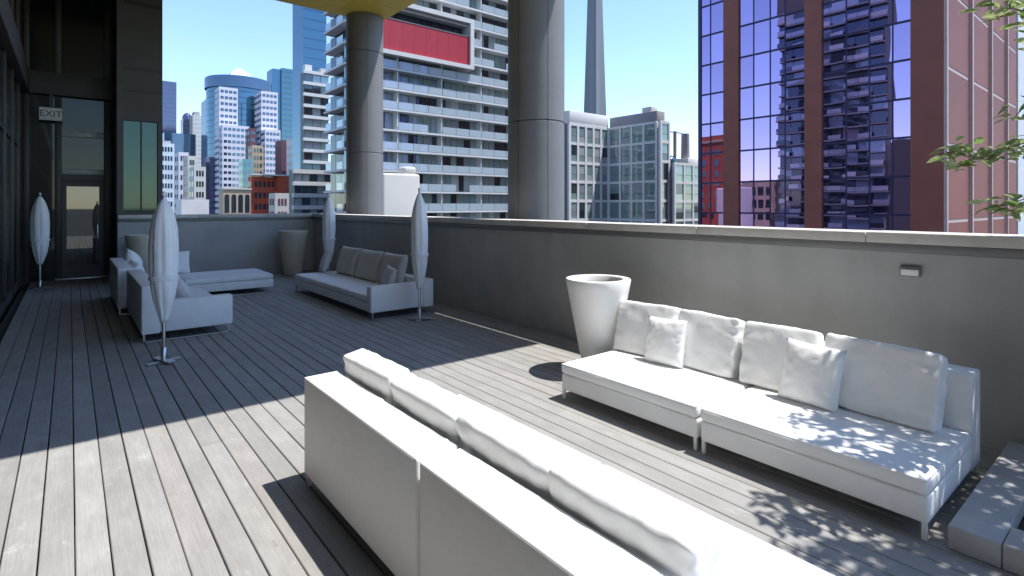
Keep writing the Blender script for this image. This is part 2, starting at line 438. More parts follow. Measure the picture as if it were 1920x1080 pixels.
# left flank along the deck, u = -0.8
WB().box(-14, -0.88, -14, 20.0, GZ + 0.012, 60).build('wall', M['panel_dark'], bd)
mull = []
v = -6.0
while v < 16.2:
    WB().box(-0.87, -0.80, v - .035, v + .035, 0, 4.2).build('mullion', M['frame_dark'], bd, bevel=0.004)
    WB().box(-0.87, -0.80, v - .035, v + .035, 4.72, 7.6).build('mullion', M['frame_dark'], bd, bevel=0.004)
    v2 = v + 1.5
    if v2 < 16.5:
        WB().box(-0.875, -0.845, v + .04, min(v2 - .04, 16.15), 0.16, 2.9).build('window_pane', M['glass_dark'], bd)
        WB().box(-0.875, -0.84, v + .04, min(v2 - .04, 16.15), 3.0, 4.18).build('window_pane', M['glass_dark'], bd)
        WB().box(-0.875, -0.845, v + .04, min(v2 - .04, 16.15), 4.75, 7.6).build('window_pane', M['glass_dark'], bd)
        WB().box(-0.875, -0.82, v + .04, min(v2 - .04, 16.15), 2.905, 2.995).build('transom_bar', M['frame_dark'], bd)
        WB().box(-0.875, -0.81, v + .04, min(v2 - .04, 16.15), 0.0, 0.155).build('kick_panel', M['panel_dark'], bd)
    v = v2
WB().box(-0.875, -0.70, -6.0, 16.1, 4.21, 4.71).build('floor_band', M['panel_dark'], bd, bevel=0.006)
# end wall with the door, v = 16.2
WB().box(-0.879, 1.655, 16.28, 20.0, GZ + 0.016, 60).build('wall', M['panel_dark'], bd)
WB().box(-0.70, 0.80, 16.08, 16.279, 4.20, 4.70).build('floor_band', M['panel_dark'], bd, bevel=0.006)
for (a, b_, z0, z1, nm) in ((-0.80, -0.70, 0, 4.19, 'mullion'), (-0.27, -0.15, 0, 4.19, 'mullion'), (0.63, 0.80, 0, 4.19, 'mullion'),
                        (-0.27, -0.15, 4.71, 7.6, 'mullion'), (0.63, 0.80, 4.71, 7.6, 'mullion'), (-0.80, -0.70, 4.71, 7.6, 'mullion')):
    WB().box(a, b_, 16.17, 16.279, z0, z1).build(nm, M['frame_dark'], bd, bevel=0.004)
WB().box(-0.698, -0.272, 16.24, 16.279, 0.0, 4.19).build('window_pane', M['glass_dark'], bd)
WB().box(-0.148, 0.628, 16.24, 16.279, 2.545, 3.285).build('window_pane', M['glass_dark'], bd)
WB().box(-0.148, 0.628, 16.24, 16.279, 3.42, 4.19).build('window_pane', M['glass_dark'], bd)
WB().box(-0.148, 0.628, 16.20, 16.275, 2.415, 2.54).build('transom_bar', M['bar_green'], bd, bevel=0.004)
WB().box(-0.148, 0.628, 16.20, 16.275, 3.29, 3.415).build('transom_bar', M['bar_green'], bd, bevel=0.004)
WB().box(-0.148, 0.628, 16.215, 16.275, 2.27, 2.41).build('door_head', M['frame_dark'], bd)
for (a, b_) in ((-0.698, -0.272), (-0.148, 0.628)):
    WB().box(a, b_, 16.24, 16.279, 4.72, 7.6).build('window_pane', M['glass_dark'], bd)
door = WB().box(-0.145, -0.06, 16.19, 16.24, 0.03, 2.26).box(0.54, 0.625, 16.19, 16.24, 0.03, 2.26).box(-0.06, 0.54, 16.19, 16.24, 0.03, 0.28).box(-0.06, 0.54, 16.19, 16.24, 2.14, 2.26).build('door', M['frame_dark'], bd)
WB().box(-0.059, 0.539, 16.21, 16.228, 0.281, 2.139).build('door_pane', M['glass_door'], door)
WB().box(0.50, 0.52, 16.12, 16.14, 0.85, 1.25).box(0.50, 0.52, 16.14, 16.20, 0.87, 0.89).box(0.50, 0.52, 16.14, 16.20, 1.21, 1.23).build('door_handle', M['steel'], door, bevel=0.003)
WB().box(-0.27, 0.75, 16.0, 16.19, 0.004, 0.03).build('threshold', M['steel'], bd, bevel=0.004)
# return beside the door and the glazed bay behind the far parapet
WB().box(0.80, 1.655, 14.752, 16.279, GZ + 0.02, 1.55).build('wall', M['panel_dark'], bd)
WB().box(0.80, 0.92, 14.752, 16.278, 1.551, 60).build('pier', M['panel_dark'], bd)
WB().box(0.921, 1.655, 14.80, 16.277, 3.60, 60).build('wall', M['panel_dark'], bd)
WB().box(1.56, 1.655, 14.78, 16.276, 1.551, 3.599).build('pier', M['frame_dark'], bd)
for a, b_ in ((0.925, 1.235), (1.27, 1.555)):
    WB().box(a, b_, 14.86, 14.88, 1.56, 3.59).build('window_pane', M['glass_green'], bd)
WB().box(1.238, 1.267, 14.83, 14.90, 1.555, 3.595).build('mullion', M['frame_dark'], bd)
WB().box(0.921, 1.559, 15.4, 16.2, 1.552, 3.598).build('wall', M['panel_dark'], bd)
for z in (4.25, 4.75, 6.2):
    WB().box(0.925, 1.65, 14.775, 14.805, z, z + .06).build('transom_bar', M['frame_dark'], bd)

# exit sign
es = thing('exit_sign', 'small white exit sign box mounted high beside the glazed door', 'sign', (-0.33, 16.0, 3.74))
WB().box(-0.53, -0.13, 15.93, 16.04, 3.60, 3.885).build('housing', M['sign_white'], es, bevel=0.008)
WB().box(-0.36, -0.30, 15.96, 16.0, 3.886, 4.21).build('hanger', M['frame_dark'], es)
fc = bpy.data.curves.new('lettering', 'FONT'); fc.body = 'EXIT'; fc.size = 0.19; fc.align_x = 'CENTER'; fc.align_y = 'CENTER'; fc.extrude = 0.002
fo = bpy.data.objects.new('lettering_curve', fc); C.objects.link(fo)
dg = bpy.context.evaluated_depsgraph_get()
fm = bpy.data.meshes.new_from_object(fo.evaluated_get(dg)); bpy.data.objects.remove(fo)
fm.materials.clear(); fm.materials.append(M['sign_ink'])
link('lettering', fm, es, (0.0, -0.074, 0.0), (R(90), 0, 0))

# overhanging upper storeys with the yellow soffit
SZ, SU, SV0, SV1 = 6.62, 6.50, 3.21, 13.72
oh = thing('building_overhang', 'upper storeys overhanging the deck with a bright yellow soffit underneath', 'building', (3.0, 8.5, SZ))
WB().box(-0.879, SU, SV0, SV1, SZ + 0.13, 45).build('wall', M['panel_dark'], oh)
nx, ny = 6, 8
for i in range(nx):
    for j in range(ny):
        x0 = -0.85 + (SU + 0.85) * i / nx; x1 = -0.85 + (SU + 0.85) * (i + 1) / nx
        y0 = SV0 + (SV1 - SV0) * j / ny; y1 = SV0 + (SV1 - SV0) * (j + 1) / ny
        WB().box(x0 + .005, x1 - .005, y0 + .005, y1 - .005, SZ, SZ + 0.125).build('soffit_panel', M['yellow'], oh)
for k in range(9):      # windows of the storeys above
    z = 8.2 + k * 3.6
    for j in range(6):
        y0 = SV0 + 0.3 + j * 1.7
        WB().box(SU - .01, SU + .02, y0, y0 + 1.5, z, z + 2.3).build('window_pane', M['window_mid'], oh)

# columns under the overhang
def column(loc, rad, label):
    t = thing('column', label, 'column', loc)
    zz = [GZ, -20.9, -17.8, -14.7, -11.6, -8.5, -5.4, -2.3, 0.55, 3.05, 5.65, SZ - 0.002]
    for z0, z1 in zip(zz[:-1], zz[1:]):
        e = 0.012
        MB().lathe([(rad - e, z0 + .004), (rad, z0 + .016), (rad, z1 - .016), (rad - e, z1 - .004)], 64).build('drum', M['column'], t, smooth=True, ang=35)
        MB().lathe([(rad - .02, z1 - .006), (rad - .02, z1 + .006)], 48).build('joint', M['joint'], t) if z1 < SZ - .1 else None
    for q in range(6):
        a = R(12 + 60 * q)
        p = MB(); c_, s_ = math.cos(a), math.sin(a)
        pt = lambda x, y: (x*c_ - y*s_, x*s_ + y*c_)
        p.prism([pt(rad - .02, -.003), pt(rad + .0015, -.003), pt(rad + .0015, .003), pt(rad - .02, .003)], -2.2, SZ - .01)
        p.build('seam', M['joint'], t)
    return t
column((6.0, 13.5, 0), 0.470, 'round grey column rising to the corner of the yellow soffit')
column((6.0, 6.75, 0), 0.468, 'wide round grey column behind the middle of the long parapet')

# ================================================================== FURNITURE
def rbox(x0, x1, y0, y1, z0, z1): return MB().box(x0, x1, y0, y1, z0, z1)

def soft_slab(x0, x1, y0, y1, z0, z1, r=0.03, crown=0.012, seed=0, n=14):
    """upholstered seat pad: rounded edges, slightly crowned and uneven top"""
    bm = bmesh.new()
    bmesh.ops.create_cube(bm, size=1)
    for v in bm.verts:
        v.co = Vector((x0 + (v.co.x + .5) * (x1 - x0), y0 + (v.co.y + .5) * (y1 - y0), z0 + (v.co.z + .5) * (z1 - z0)))
    bmesh.ops.bevel(bm, geom=bm.edges[:], offset=r, segments=4, profile=0.5, affect='EDGES')
    big = [e for e in bm.edges if e.calc_length() > 0.25]
    bmesh.ops.subdivide_edges(bm, edges=big, cuts=n, use_grid_fill=True)
    for v in bm.verts:
        p = v.co
        a = (p.x - x0) / (x1 - x0); b = (p.y - y0) / (y1 - y0)
        f = max(0, (1 - (2*a-1)**4)) * max(0, (1 - (2*b-1)**4))
        nz = mnoise.noise(Vector((p.x*3.1 + seed*7.3, p.y*3.1, seed*1.7)))
        if p.z > (z0 + z1) / 2: v.co.z += crown * f + nz * 0.004 * f
        else: pass
        nz2 = mnoise.noise(Vector((p.y*5 + seed, p.z*9, p.x*5)))
        if a < .02 or a > .98: v.co.x += nz2 * 0.004
    me = bpy.data.meshes.new('seat_cushion')
    bm.to_mesh(me); bm.free()
    return me

def add_mesh(me, name, m, parent, smooth=True):
    me.materials.append(m)
    if smooth:
        for p in me.polygons: p.use_smooth = True
    return link(name, me, parent)

def sofa_section(label, loc, rz, L, D=1.14, back_h=0.66, back_t=0.21, seat_h=0.31, leg_h=0.085, mt='white_vinyl', arms=(), arm_h=0.48, sled=False, has_back=True, seed=0, group=None, cat='sofa', name='sofa_section'):
    """local axes: y along the length (0..L), x from the front (0) to the back (D)"""
    t = thing(name, label, cat, loc, rz, group)
    m = M[mt]
    split = leg_h + (seat_h - leg_h) * 0.62
    y0, y1 = 0.0, L
    bx = D - (back_t if has_back else 0)
    rbox(0.012, bx - .002, y0 + .006, y1 - .006, leg_h, split - .004).build('base', m, t, bevel=0.012, seg=3)
    add_mesh(soft_slab(0.0, bx - .004, y0 + .003 + (.16 if 0 in arms else 0), y1 - .003 - (.16 if 1 in arms else 0), split, seat_h, 0.028, 0.012, seed), 'seat_cushion', m, t)
    if has_back:
        rbox(bx, D, y0 + .004, y1 - .004, leg_h - .01, back_h).build('backrest', m, t, bevel=0.016, seg=3)
    pc = 0.0045
    sx0, sx1, sy0, sy1 = 0.010, bx - .014, y0 + .013 + (.16 if 0 in arms else 0), y1 - .013 - (.16 if 1 in arms else 0)
    MB().tube([(sx0, sy0, seat_h - .006), (sx0, sy1, seat_h - .006), (sx1, sy1, seat_h - .006), (sx1, sy0, seat_h - .006), (sx0, sy0, seat_h - .006)], pc, 6).build('piping', m, t, smooth=True)
    if has_back:
        e_ = .006
        MB().tube([(bx + e_, y0 + .01, back_h - e_), (bx + e_, y1 - .01, back_h - e_), (D - e_, y1 - .01, back_h - e_), (D - e_, y0 + .01, back_h - e_), (bx + e_, y0 + .01, back_h - e_)], pc, 6).build('piping', m, t, smooth=True)
    for a in arms:
        ya, yb = (y0, .155) if a == 0 else (y1 - .155, y1)
        rbox(-.012, bx - .003, ya + .0, yb, leg_h, arm_h).build('armrest', m, t, bevel=0.02, seg=3)
    if sled:
        for ya in (y0 + .03, y1 - .05):
            MB().box(0.02, D - .02, ya, ya + .02, 0.0, 0.014).box(0.02, 0.04, ya, ya + .02, 0.0, leg_h).box(D - .04, D - .02, ya, ya + .02, 0.0, leg_h).build('sled_leg', M['steel'], t)
    else:
        for xa in (0.014, D - .04):
            for ya in (y0 + .012, y1 - .036):
                MB().box(xa, xa + .024, ya, ya + .024, 0.0, leg_h + .005).build('leg', M['white_metal'] if not sled else M['steel'], t, bevel=0.003)
    return t

def pillow_mesh(w, h, t, seed=0, n=18, wr=1.0, sag=0.0, square=2.6, pw=0.42):
    """knife-edge cushion: x width, z height (0..h), y thickness; puffed, corners pulled out, wrinkled towards the seams"""
    rnd = random.Random(seed)
    vs, fs = [], []
    def prof(a): return max(0.0, 1 - abs(2*a - 1)**square)
    idx = {}
    for side in (1, -1):
        for i in range(n + 1):
            for j in range(n + 1):
                a, b = i / n, j / n
                edge = i in (0, n) or j in (0, n)
                if side == -1 and edge:
                    idx[(side, i, j)] = idx[(1, i, j)]; continue
                X = (a - .5) * w; Z = b * h
                pinch = 1 - 0.055 * (1 - (2*b-1)**2) * abs(2*a-1)**2
                pinchz = 0.05 * (1 - (2*a-1)**2)
                X *= pinch
                Z = h/2 + (Z - h/2) * (1 - pinchz * abs(2*b-1)**2)
                th = t/2 * (prof(a) * prof(b)) ** pw
                th *= 1 + 0.10 * (0.5 - b) + 0.10 * mnoise.noise(Vector((a*2.2 + seed, b*2.2, side*3.3)))
                ed = max(abs(2*a-1), abs(2*b-1))
                wv = mnoise.noise(Vector((a*9 + seed*3.1, b*9, side*5.0))) * 0.012 * wr * ed * (1 - ed**8)
                ang = math.atan2(b - .5, a - .5)
                wv += math.sin(ang * 17 + seed + 3*mnoise.noise(Vector((a*3, b*3, seed)))) * 0.005 * wr * (ed**3) * (1 - ed**10)
                Y = side * th + wv * (1 if not edge else 0)
                if edge: Y += mnoise.noise(Vector((a*4 + seed, b*4, 9.1))) * 0.008
                Z -= sag * th
                idx[(side, i, j)] = len(vs); vs.append((X, Y, Z))
    for side in (1, -1):
        for i in range(n):
            for j in range(n):
                q = (idx[(side,i,j)], idx[(side,i+1,j)], idx[(side,i+1,j+1)], idx[(side,i,j+1)])
                fs.append(q if side == -1 else tuple(reversed(q)))
    me = bpy.data.meshes.new('cushion'); me.from_pydata(vs, [], fs)
    rim = [vs[idx[(1, i, 0)]] for i in range(n)] + [vs[idx[(1, n, j)]] for j in range(n)] + [vs[idx[(1, i, n)]] for i in range(n, 0, -1)] + [vs[idx[(1, 0, j)]] for j in range(n, 0, -1)]
    return me, rim

def box_cushion_mesh(w, h, t, seed=0, n=16, r=0.05, wr=1.0):
    """stuffed box cushion: rounded edges, bulging faces, creases gathering towards the short ends"""
    bm = bmesh.new()
    bmesh.ops.create_cube(bm, size=2)
    bmesh.ops.subdivide_edges(bm, edges=bm.edges[:], cuts=n + 6, use_grid_fill=True)
    hx, hy, hz = w/2, t/2, h/2
    rr_ = min(r, hy * .98)
    for v in bm.verts:
        a, b, c = v.co
        # bunch the loops towards the rims
        f = lambda q: math.copysign(abs(q) ** .75, q)
        p = Vector((f(a)*hx, f(b)*hy, f(c)*hz))
        q = Vector((max(-hx + rr_, min(hx - rr_, p.x)), max(-hy + rr_, min(hy - rr_, p.y)), max(-hz + rr_, min(hz - rr_, p.z))))
        d = p - q
        if d.length > 1e-6: p = q + d.normalized() * rr_
        A, Cc = p.x / hx, p.z / hz
        bul = max(0, 1 - A*A) * max(0, 1 - Cc*Cc)
        s_ = p.y / hy
        p.y += s_ * .016 * bul
        p.z += (abs(Cc) > .6) * math.copysign(.003, Cc) * max(0, 1 - A*A) * abs(Cc)
        p.x += (abs(A) > .8) * math.copysign(-.006, A) * max(0, 1 - Cc*Cc)
        nz = mnoise.noise(Vector((p.x*5 + seed*3.7, p.z*5 - seed, p.y*5)))
        p += d.normalized() * nz * .006 * wr if d.length > 1e-6 else Vector((0, s_ * nz * .007 * wr, 0))
        end = max(0, abs(A) - .55) / .45
        p.y += math.sin(p.z * 62 + seed * 2 + 4 * nz) * .006 * wr * end * (1 if A * (1 if seed % 2 else -1) > 0 else .4)
        p.x += math.copysign(1, A) * math.sin(p.z * 48 + seed + 5 * nz) * .0025 * wr * end
        p.y += mnoise.noise(Vector((p.x*15, p.z*12, seed + p.y*3))) * .006 * wr
        p.z += mnoise.noise(Vector((p.x*16, p.y*9, seed*2.0))) * .0045 * wr
        p.z += hz
        v.co = p
    me = bpy.data.meshes.new('cushion'); bm.to_mesh(me); bm.free()
    return me

def box_cushion(label, loc, rz, lean, w, h, t, mt='white_cushion', seed=0, roll=0.0, wr=1.0, r=0.05):
    me = box_cushion_mesh(w, h, t, seed, r=r, wr=wr)
    me.materials.append(M[mt])
    for p in me.polygons: p.use_smooth = True
    o = link('cushion', me, None, loc)
    o.rotation_euler = (Matrix.Rotation(rz, 3, 'Z') @ Matrix.Rotation(lean, 3, 'X') @ Matrix.Rotation(roll, 3, 'Y')).to_euler()
    return tag(o, label, 'cushion')

def pillow(label, loc, rz, lean, w, h, t, mt='white_cushion', seed=0, roll=0.0, wr=1.0, group=None, square=2.6, name='cushion', pw=0.42):
    me, rim = pillow_mesh(w, h, t, seed, wr=wr, square=square, pw=pw)
    me.materials.append(M[mt])
    for p in me.polygons: p.use_smooth = True
    o = link(name, me, None, loc)
    o.rotation_euler = (Matrix.Rotation(rz, 3, 'Z') @ Matrix.Rotation(lean, 3, 'X') @ Matrix.Rotation(roll, 3, 'Y')).to_euler()
    tag(o, label, 'cushion', group)
    pts = rim + [rim[0]]
    MB().tube(pts, 0.0022, 5).build('piping', M[mt], o, smooth=True)
    return o

# --- sunlit sofa against the long parapet (front towards -u)
S1 = 'sofa sections in the sun'
sofa_section('sunlit white sofa section beside the white planter at the long parapet', (3.35, 2.105, 0), 0, 1.345, seed=1)
sofa_section('sunlit white sofa section dappled by leaf shade nearest the tree bed', (3.35, 0.80, 0), 0, 1.29, seed=2)
# --- sofa seen from behind in the foreground (back towards -u): rotate by 180 deg
sofa_section('foreground white sofa section seen from behind, its far end on the sunlit deck', (2.24, 3.36, 0), math.pi, 1.39, seed=3)
sofa_section('foreground white sofa section seen from behind, cut by the lower picture edge', (2.24, 1.96, 0), math.pi, 1.39, seed=4)

# large cushions on the parapet sofa; they lean on the back: local +y faces the front after rz
def rp_cushion(label, v0, v1, seed, z=0.312, u_=4.12, h=0.475, t=0.15, lean=0.28, roll=0.0, mt='white_cushion', dw=0.0, square=3.2, wr=1.0):
    if h > .45: box_cushion(label, (u_, (v0 + v1)/2, z), R(90), lean, abs(v1 - v0) + dw, h, t, mt, seed, roll, wr, .028)
    else: pillow(label, (u_, (v0 + v1)/2, z), R(90), lean, abs(v1 - v0) + dw, h, t, mt, seed, roll, wr, None, square)
rp_cushion('large white cushion at the planter end of the parapet sofa', 2.84, 3.44, 11, roll=0.03, dw=.03)
rp_cushion('large white cushion second from the planter on the parapet sofa', 2.26, 2.80, 12, roll=-0.02, dw=.02)
rp_cushion('large white cushion third from the planter on the parapet sofa', 1.66, 2.17, 13, dw=.03, roll=0.02)
rp_cushion('widest white cushion at the tree end of the parapet sofa', 0.95, 1.585, 14, wr=1.2, roll=-0.02, dw=.03, t=.17)
rp_cushion('small white scatter cushion leaning between the two planter end cushions', 2.63, 3.03, 15, u_=3.98, h=0.41, t=0.14, lean=0.24, roll=0.04, square=2.4, wr=1.3)
rp_cushion('small white scatter cushion leaning against the widest cushion', 1.44, 1.84, 16, u_=3.96, h=0.43, t=0.15, lean=0.24, roll=-0.05, square=2.4, wr=1.6)
# cushions on the foreground sofa, their tops above its back
def fg_cushion(label, v0, v1, seed, u_=1.485, h=0.47, t=0.145, lean=-0.20, roll=0.0, z=0.312, wr=1.0):
    box_cushion(label, (u_, (v0 + v1)/2, z), R(90), lean, abs(v1 - v0) + .03, h, t, 'white_cushion', seed, roll, wr, .026)
fg_cushion('plump white cushion at the far end of the foreground sofa', 2.70, 3.30, 21, roll=0.02, h=.48)
fg_cushion('white cushion second from the far end of the foreground sofa', 2.06, 2.66, 22)
fg_cushion('creased white cushion third from the far end of the foreground sofa', 1.45, 2.03, 23, wr=1.25, roll=-.03)
fg_cushion('long white cushion nearest the lower edge on the foreground sofa', 0.86, 1.42, 24, wr=1.0, t=.155)

# --- shaded group at the far end: corner sofa on the left
SH = 'shade_vinyl'
sofa_section('shaded white corner sofa section with a low arm, nearest the closed umbrella', (1.69, 10.30, 0), math.pi, 2.25, D=1.01, back_h=0.70, back_t=0.2, seat_h=0.34, leg_h=0.11, mt=SH, arms=(1,), arm_h=0.50, sled=True, seed=5)
sofa_section('shaded white corner sofa section set back near the far parapet', (1.58, 12.55, 0), math.pi, 2.2, D=1.01, back_h=0.72, back_t=0.2, seat_h=0.34, leg_h=0.11, mt=SH, sled=True, seed=6)
ch = sofa_section('long white backless chaise section reaching right in the shade', (1.60, 11.22, 0), 0, 1.30, D=1.50, seat_h=0.355, leg_h=0.11, mt=SH, sled=True, has_back=False, seed=7)
# --- shaded sofa by the parapet
sofa_section('shaded white sofa with beige cushions against the far part of the parapet', (3.44, 7.50, 0), 0, 3.55, D=1.05, back_h=0.53, back_t=0.18, seat_h=0.345, leg_h=0.11, mt=SH, arms=(0,), arm_h=0.50, sled=True, seed=8)
for i, (v0, v1, lab) in enumerate(((9.75, 10.65, 'beige back cushion farthest along the shaded parapet sofa'), (8.80, 9.70, 'beige back cushion in the middle of the shaded parapet sofa'), (7.95, 8.75, 'beige back cushion nearest the arm of the shaded parapet sofa'))):
    pillow(lab, (4.14, (v0+v1)/2, .347), R(90), 0.24, v1 - v0, 0.56, 0.2, 'beige_cushion', 31 + i, 0.0, 1.2, None, 3.2)
pillow('small grey scatter cushion at the far end of the shaded parapet sofa', (3.95, 10.95, .347), R(78), 0.3, 0.45, 0.42, 0.15, 'grey_cushion', 41, 0.12, 1.2)
pillow('small pale scatter cushion by the arm of the shaded parapet sofa', (3.92, 8.05, .347), R(84), 0.28, 0.42, 0.38, 0.14, 'grey_cushion', 42, -0.1, 1.2)
# cushions on the corner sofa
pillow('pinkish grey cushion lying against the arm of the shaded corner sofa', (1.27, 8.72, .342), R(100), -0.45, 0.46, 0.42, 0.16, 'grey_cushion', 43, 0.05, 1.4)
pillow('white cushion tilted on the back of the far corner sofa section', (0.93, 12.0, .36), R(70), -0.22, 0.50, 0.52, 0.2, 'white_cushion', 44, 0.45, 1.4)
pillow('white cushion slumped against the back of the far corner sofa section', (0.95, 11.2, .345), R(95), -0.3, 0.5, 0.42, 0.2, 'white_cushion', 45, -0.15, 1.4)
pillow('upright white cushion at the corner beside the chaise', (1.62, 12.38, .36), R(5), -0.12, 0.46, 0.44, 0.16, 'white_cushion', 46, 0.0, 1.2)

# --- planters
def planter(label, loc, r0, r1, h, mt, soil=True):
    t = thing('planter', label, 'planter', loc)
    rim = 0.075
    prof = [(r0 - .01, 0.0), (r0, 0.012)] + [(r0 + (r1 - r0) * (k/10) ** 0.95, 0.012 + (h - .024) * k/10) for k in range(1, 11)] + [(r1 - .006, h), (r1 - rim, h), (r1 - rim - .008, h - .01), (r1 - rim - .02, h - .09)]
    MB().lathe(prof, 64, cap1=False).build('pot', M[mt], t, smooth=True, ang=40)
    s = MB(); seg = 28
    rings = [[(q*math.cos(2*math.pi*i/seg), q*math.sin(2*math.pi*i/seg), h - .07 + random.uniform(-.008, .008)) for i in range(seg)] for q in ((r1 - rim - .017), (r1 - rim)*.6, .06)]
    s.loft(rings, cap0=False)
    s.build('soil', M['soil'], t, smooth=True)
    return t
planter('tall tapered white planter standing in the sun behind the sofa end', (4.19, 3.76, 0), 0.145, 0.33, 0.955, 'planter_white')
planter('tall tapered beige planter in the shaded corner of the parapets', (4.25, 13.75, 0), 0.20, 0.345, 1.08, 'planter_beige')
planter('tall tapered planter mostly hidden behind the umbrella and corner sofa', (1.22, 13.75, 0), 0.20, 0.345, 1.08, 'planter_beige')

# --- closed umbrellas
def umbrella(label, loc, z0, z1, rmax, rot, seed):
    t = thing('closed_umbrella', label, 'umbrella', loc, rot, 'closed white umbrellas')
    seg = 64; n = 28
    rnd = random.Random(seed)
    ph = [rnd.uniform(-.3, .3) for _ in range(8)]
    rings = []
    zs_ = z0 + (z1 - z0) * 0.36
    for k in range(n + 1):
        s = k / n
        z = z0 + (z1 - z0) * s
        K = ((0, .28), (.06, .45), (.17, .72), (.30, .93), (.45, 1.0), (.62, 1.0), (.76, .92), (.87, .70), (.94, .46), (1.0, .16))
        for (s0, r0), (s1, r1) in zip(K[:-1], K[1:]):
            if s0 <= s <= s1 + 1e-6: r = rmax * (r0 + (r1 - r0) * (s - s0) / (s1 - s0)); break
        ring = []
        for i in range(seg):
            a = 2 * math.pi * i / seg
            fold = 0.055 * math.cos(8 * (a + 0.45 * s * 0.6) + 0.8) + 0.025 * math.cos(16 * a + ph[i % 8] * 2)
            fold *= (1 - 0.5 * s)
            if abs(z - zs_) < .06: fold *= .35
            rr_ = r * (1 + fold) + 0.004 * mnoise.noise(Vector((math.cos(a)*2 + seed, math.sin(a)*2, z*6)))
            ring.append((rr_ * math.cos(a), rr_ * math.sin(a), z))
        rings.append(ring)
    MB().loft(rings).build('canopy', M['umbrella_cloth'], t, smooth=True, ang=80)
    zs = z0 + (z1 - z0) * 0.36
    rs = rmax * 1.02
    MB().lathe([(rs - .004, zs - .02), (rs + .006, zs - .018), (rs + .006, zs + .018), (rs - .004, zs + .02)], 40, cap0=False, cap1=False).build('tie_strap', M['umbrella_cloth'], t, smooth=True)
    MB().lathe([(0.018, 0.02), (0.018, z1 + .02), (0.012, z1 + .03)], 16).build('pole', M['steel'], t, smooth=True)
    MB().lathe([(0.012, z1 + .025), (0.022, z1 + .04), (0.024, z1 + .06), (0.012, z1 + .078), (0.003, z1 + .084)], 16).build('finial', M['white_metal'], t, smooth=True)
    MB().lathe([(0.03, 0.02), (0.03, 0.16), (0.024, 0.165)], 20).build('socket', M['steel'], t, smooth=True)
    for q in range(2):
        a = q * math.pi / 2
        p = MB()
        c_, s_ = math.cos(a), math.sin(a)
        def tr(x, y): return (x * c_ - y * s_, x * s_ + y * c_)
        z_ = 0.002 + 0.016 * q
        p.prism([tr(-.17, -.035), tr(.17, -.035), tr(.17, .035), tr(-.17, .035)], z_, z_ + .016)
        p.build('foot', M['steel'], t)
    return t
umbrella('large closed white umbrella standing in front of the corner sofa', (0.79, 6.95, 0), 0.44, 1.77, 0.135, 0.35, 1)
umbrella('closed white umbrella standing at the arm of the shaded parapet sofa', (4.02, 7.12, 0), 0.46, 1.88, 0.125, 0.9, 2)
umbrella('closed white umbrella in the far corner behind the parapet sofa', (4.3, 11.5, 0), 0.48, 1.88, 0.13, 0.2, 3)
umbrella('closed white umbrella against the dark wall left of the door', (-0.477, 14.8, 0), 0.49, 1.88, 0.155, 0.6, 4)

# ================================================================== TREE BED AND TREE
tb = thing('tree_bed', 'low grey concrete tree bed dappled with leaf shade beside the sofa', 'planter bed', (4.2, 0.0, 0))
w = WB()
w.box(3.375, 4.90, 0.53, 0.73, 0.0, 0.12); w.build('kerb', M['plinth'], tb, bevel=0.008)
WB().box(3.375, 3.60, -1.5, 0.527, 0.0, 0.12).build('kerb', M['plinth'], tb, bevel=0.008)
WB().box(4.70, 4.90, -1.5, 0.527, 0.0, 0.12).build('kerb', M['plinth'], tb, bevel=0.008)
WB().box(3.603, 4.697, -1.5, 0.525, 0.0, 0.05).build('soil', M['soil'], tb)

tree = thing('locust_tree', 'leafy tree rising from the low bed, its leaf sprays reaching in at the right', 'tree', (4.35, 0.0, 0.05))
tr_ = random.Random(12)
WB().tube([(4.35, 0, .02), (4.36, -.02, .6), (4.33, .01, 1.3), (4.36, -.03, 2.0), (4.40, -.08, 2.7), (4.42, -.1, 3.3)], [.075, .06, .054, .05, .04, .022], 12).build('trunk', M['bark'], tree, smooth=True)
CC, CR = Vector((4.68, -0.22, 3.5)), Vector((1.05, 0.98, 0.85))
leafp = []
tips = []
for k in range(16):
    a = k / 16 * 2 * math.pi + tr_.uniform(-.2, .2)
    el = tr_.uniform(-.5, .9)
    d = Vector((math.cos(a)*math.cos(el), math.sin(a)*math.cos(el), math.sin(el)))
    end = CC + Vector((d.x*CR.x, d.y*CR.y, d.z*CR.z)) * tr_.uniform(.75, .98)
    st = Vector((4.36, -.05, tr_.uniform(1.9, 3.1)))
    mid = (st + end) / 2 + Vector((0, 0, .12))
    WB().tube([st, mid, end], [.02, .013, .005], 7).build('limb', M['bark'], tree, smooth=True)
    for _ in range(4):
        s = tr_.uniform(.45, 1)
        b0 = st.lerp(end, s) + Vector((0, 0, .05))
        tips.append(b0)
def leaf_verts(p, d, up, L, W):
    """pointed leaf of 6 verts, folded along its midrib"""
    d = d.normalized(); s = d.cross(up)
    if s.length < .05: s = d.orthogonal()
    s.normalize(); n = s.cross(d)
    return [p, p + d*L*.35 + s*W/2 + n*W*.12, p + d*L*.7 + s*W*.36 + n*W*.08, p + d*L - n*W*.15, p + d*L*.7 - s*W*.36 + n*W*.08, p + d*L*.35 - s*W/2 + n*W*.12, p + d*L*.5]
LEAF_F = [(0, 1, 6), (1, 2, 6), (2, 3, 6), (3, 4, 6), (4, 5, 6), (5, 0, 6)]
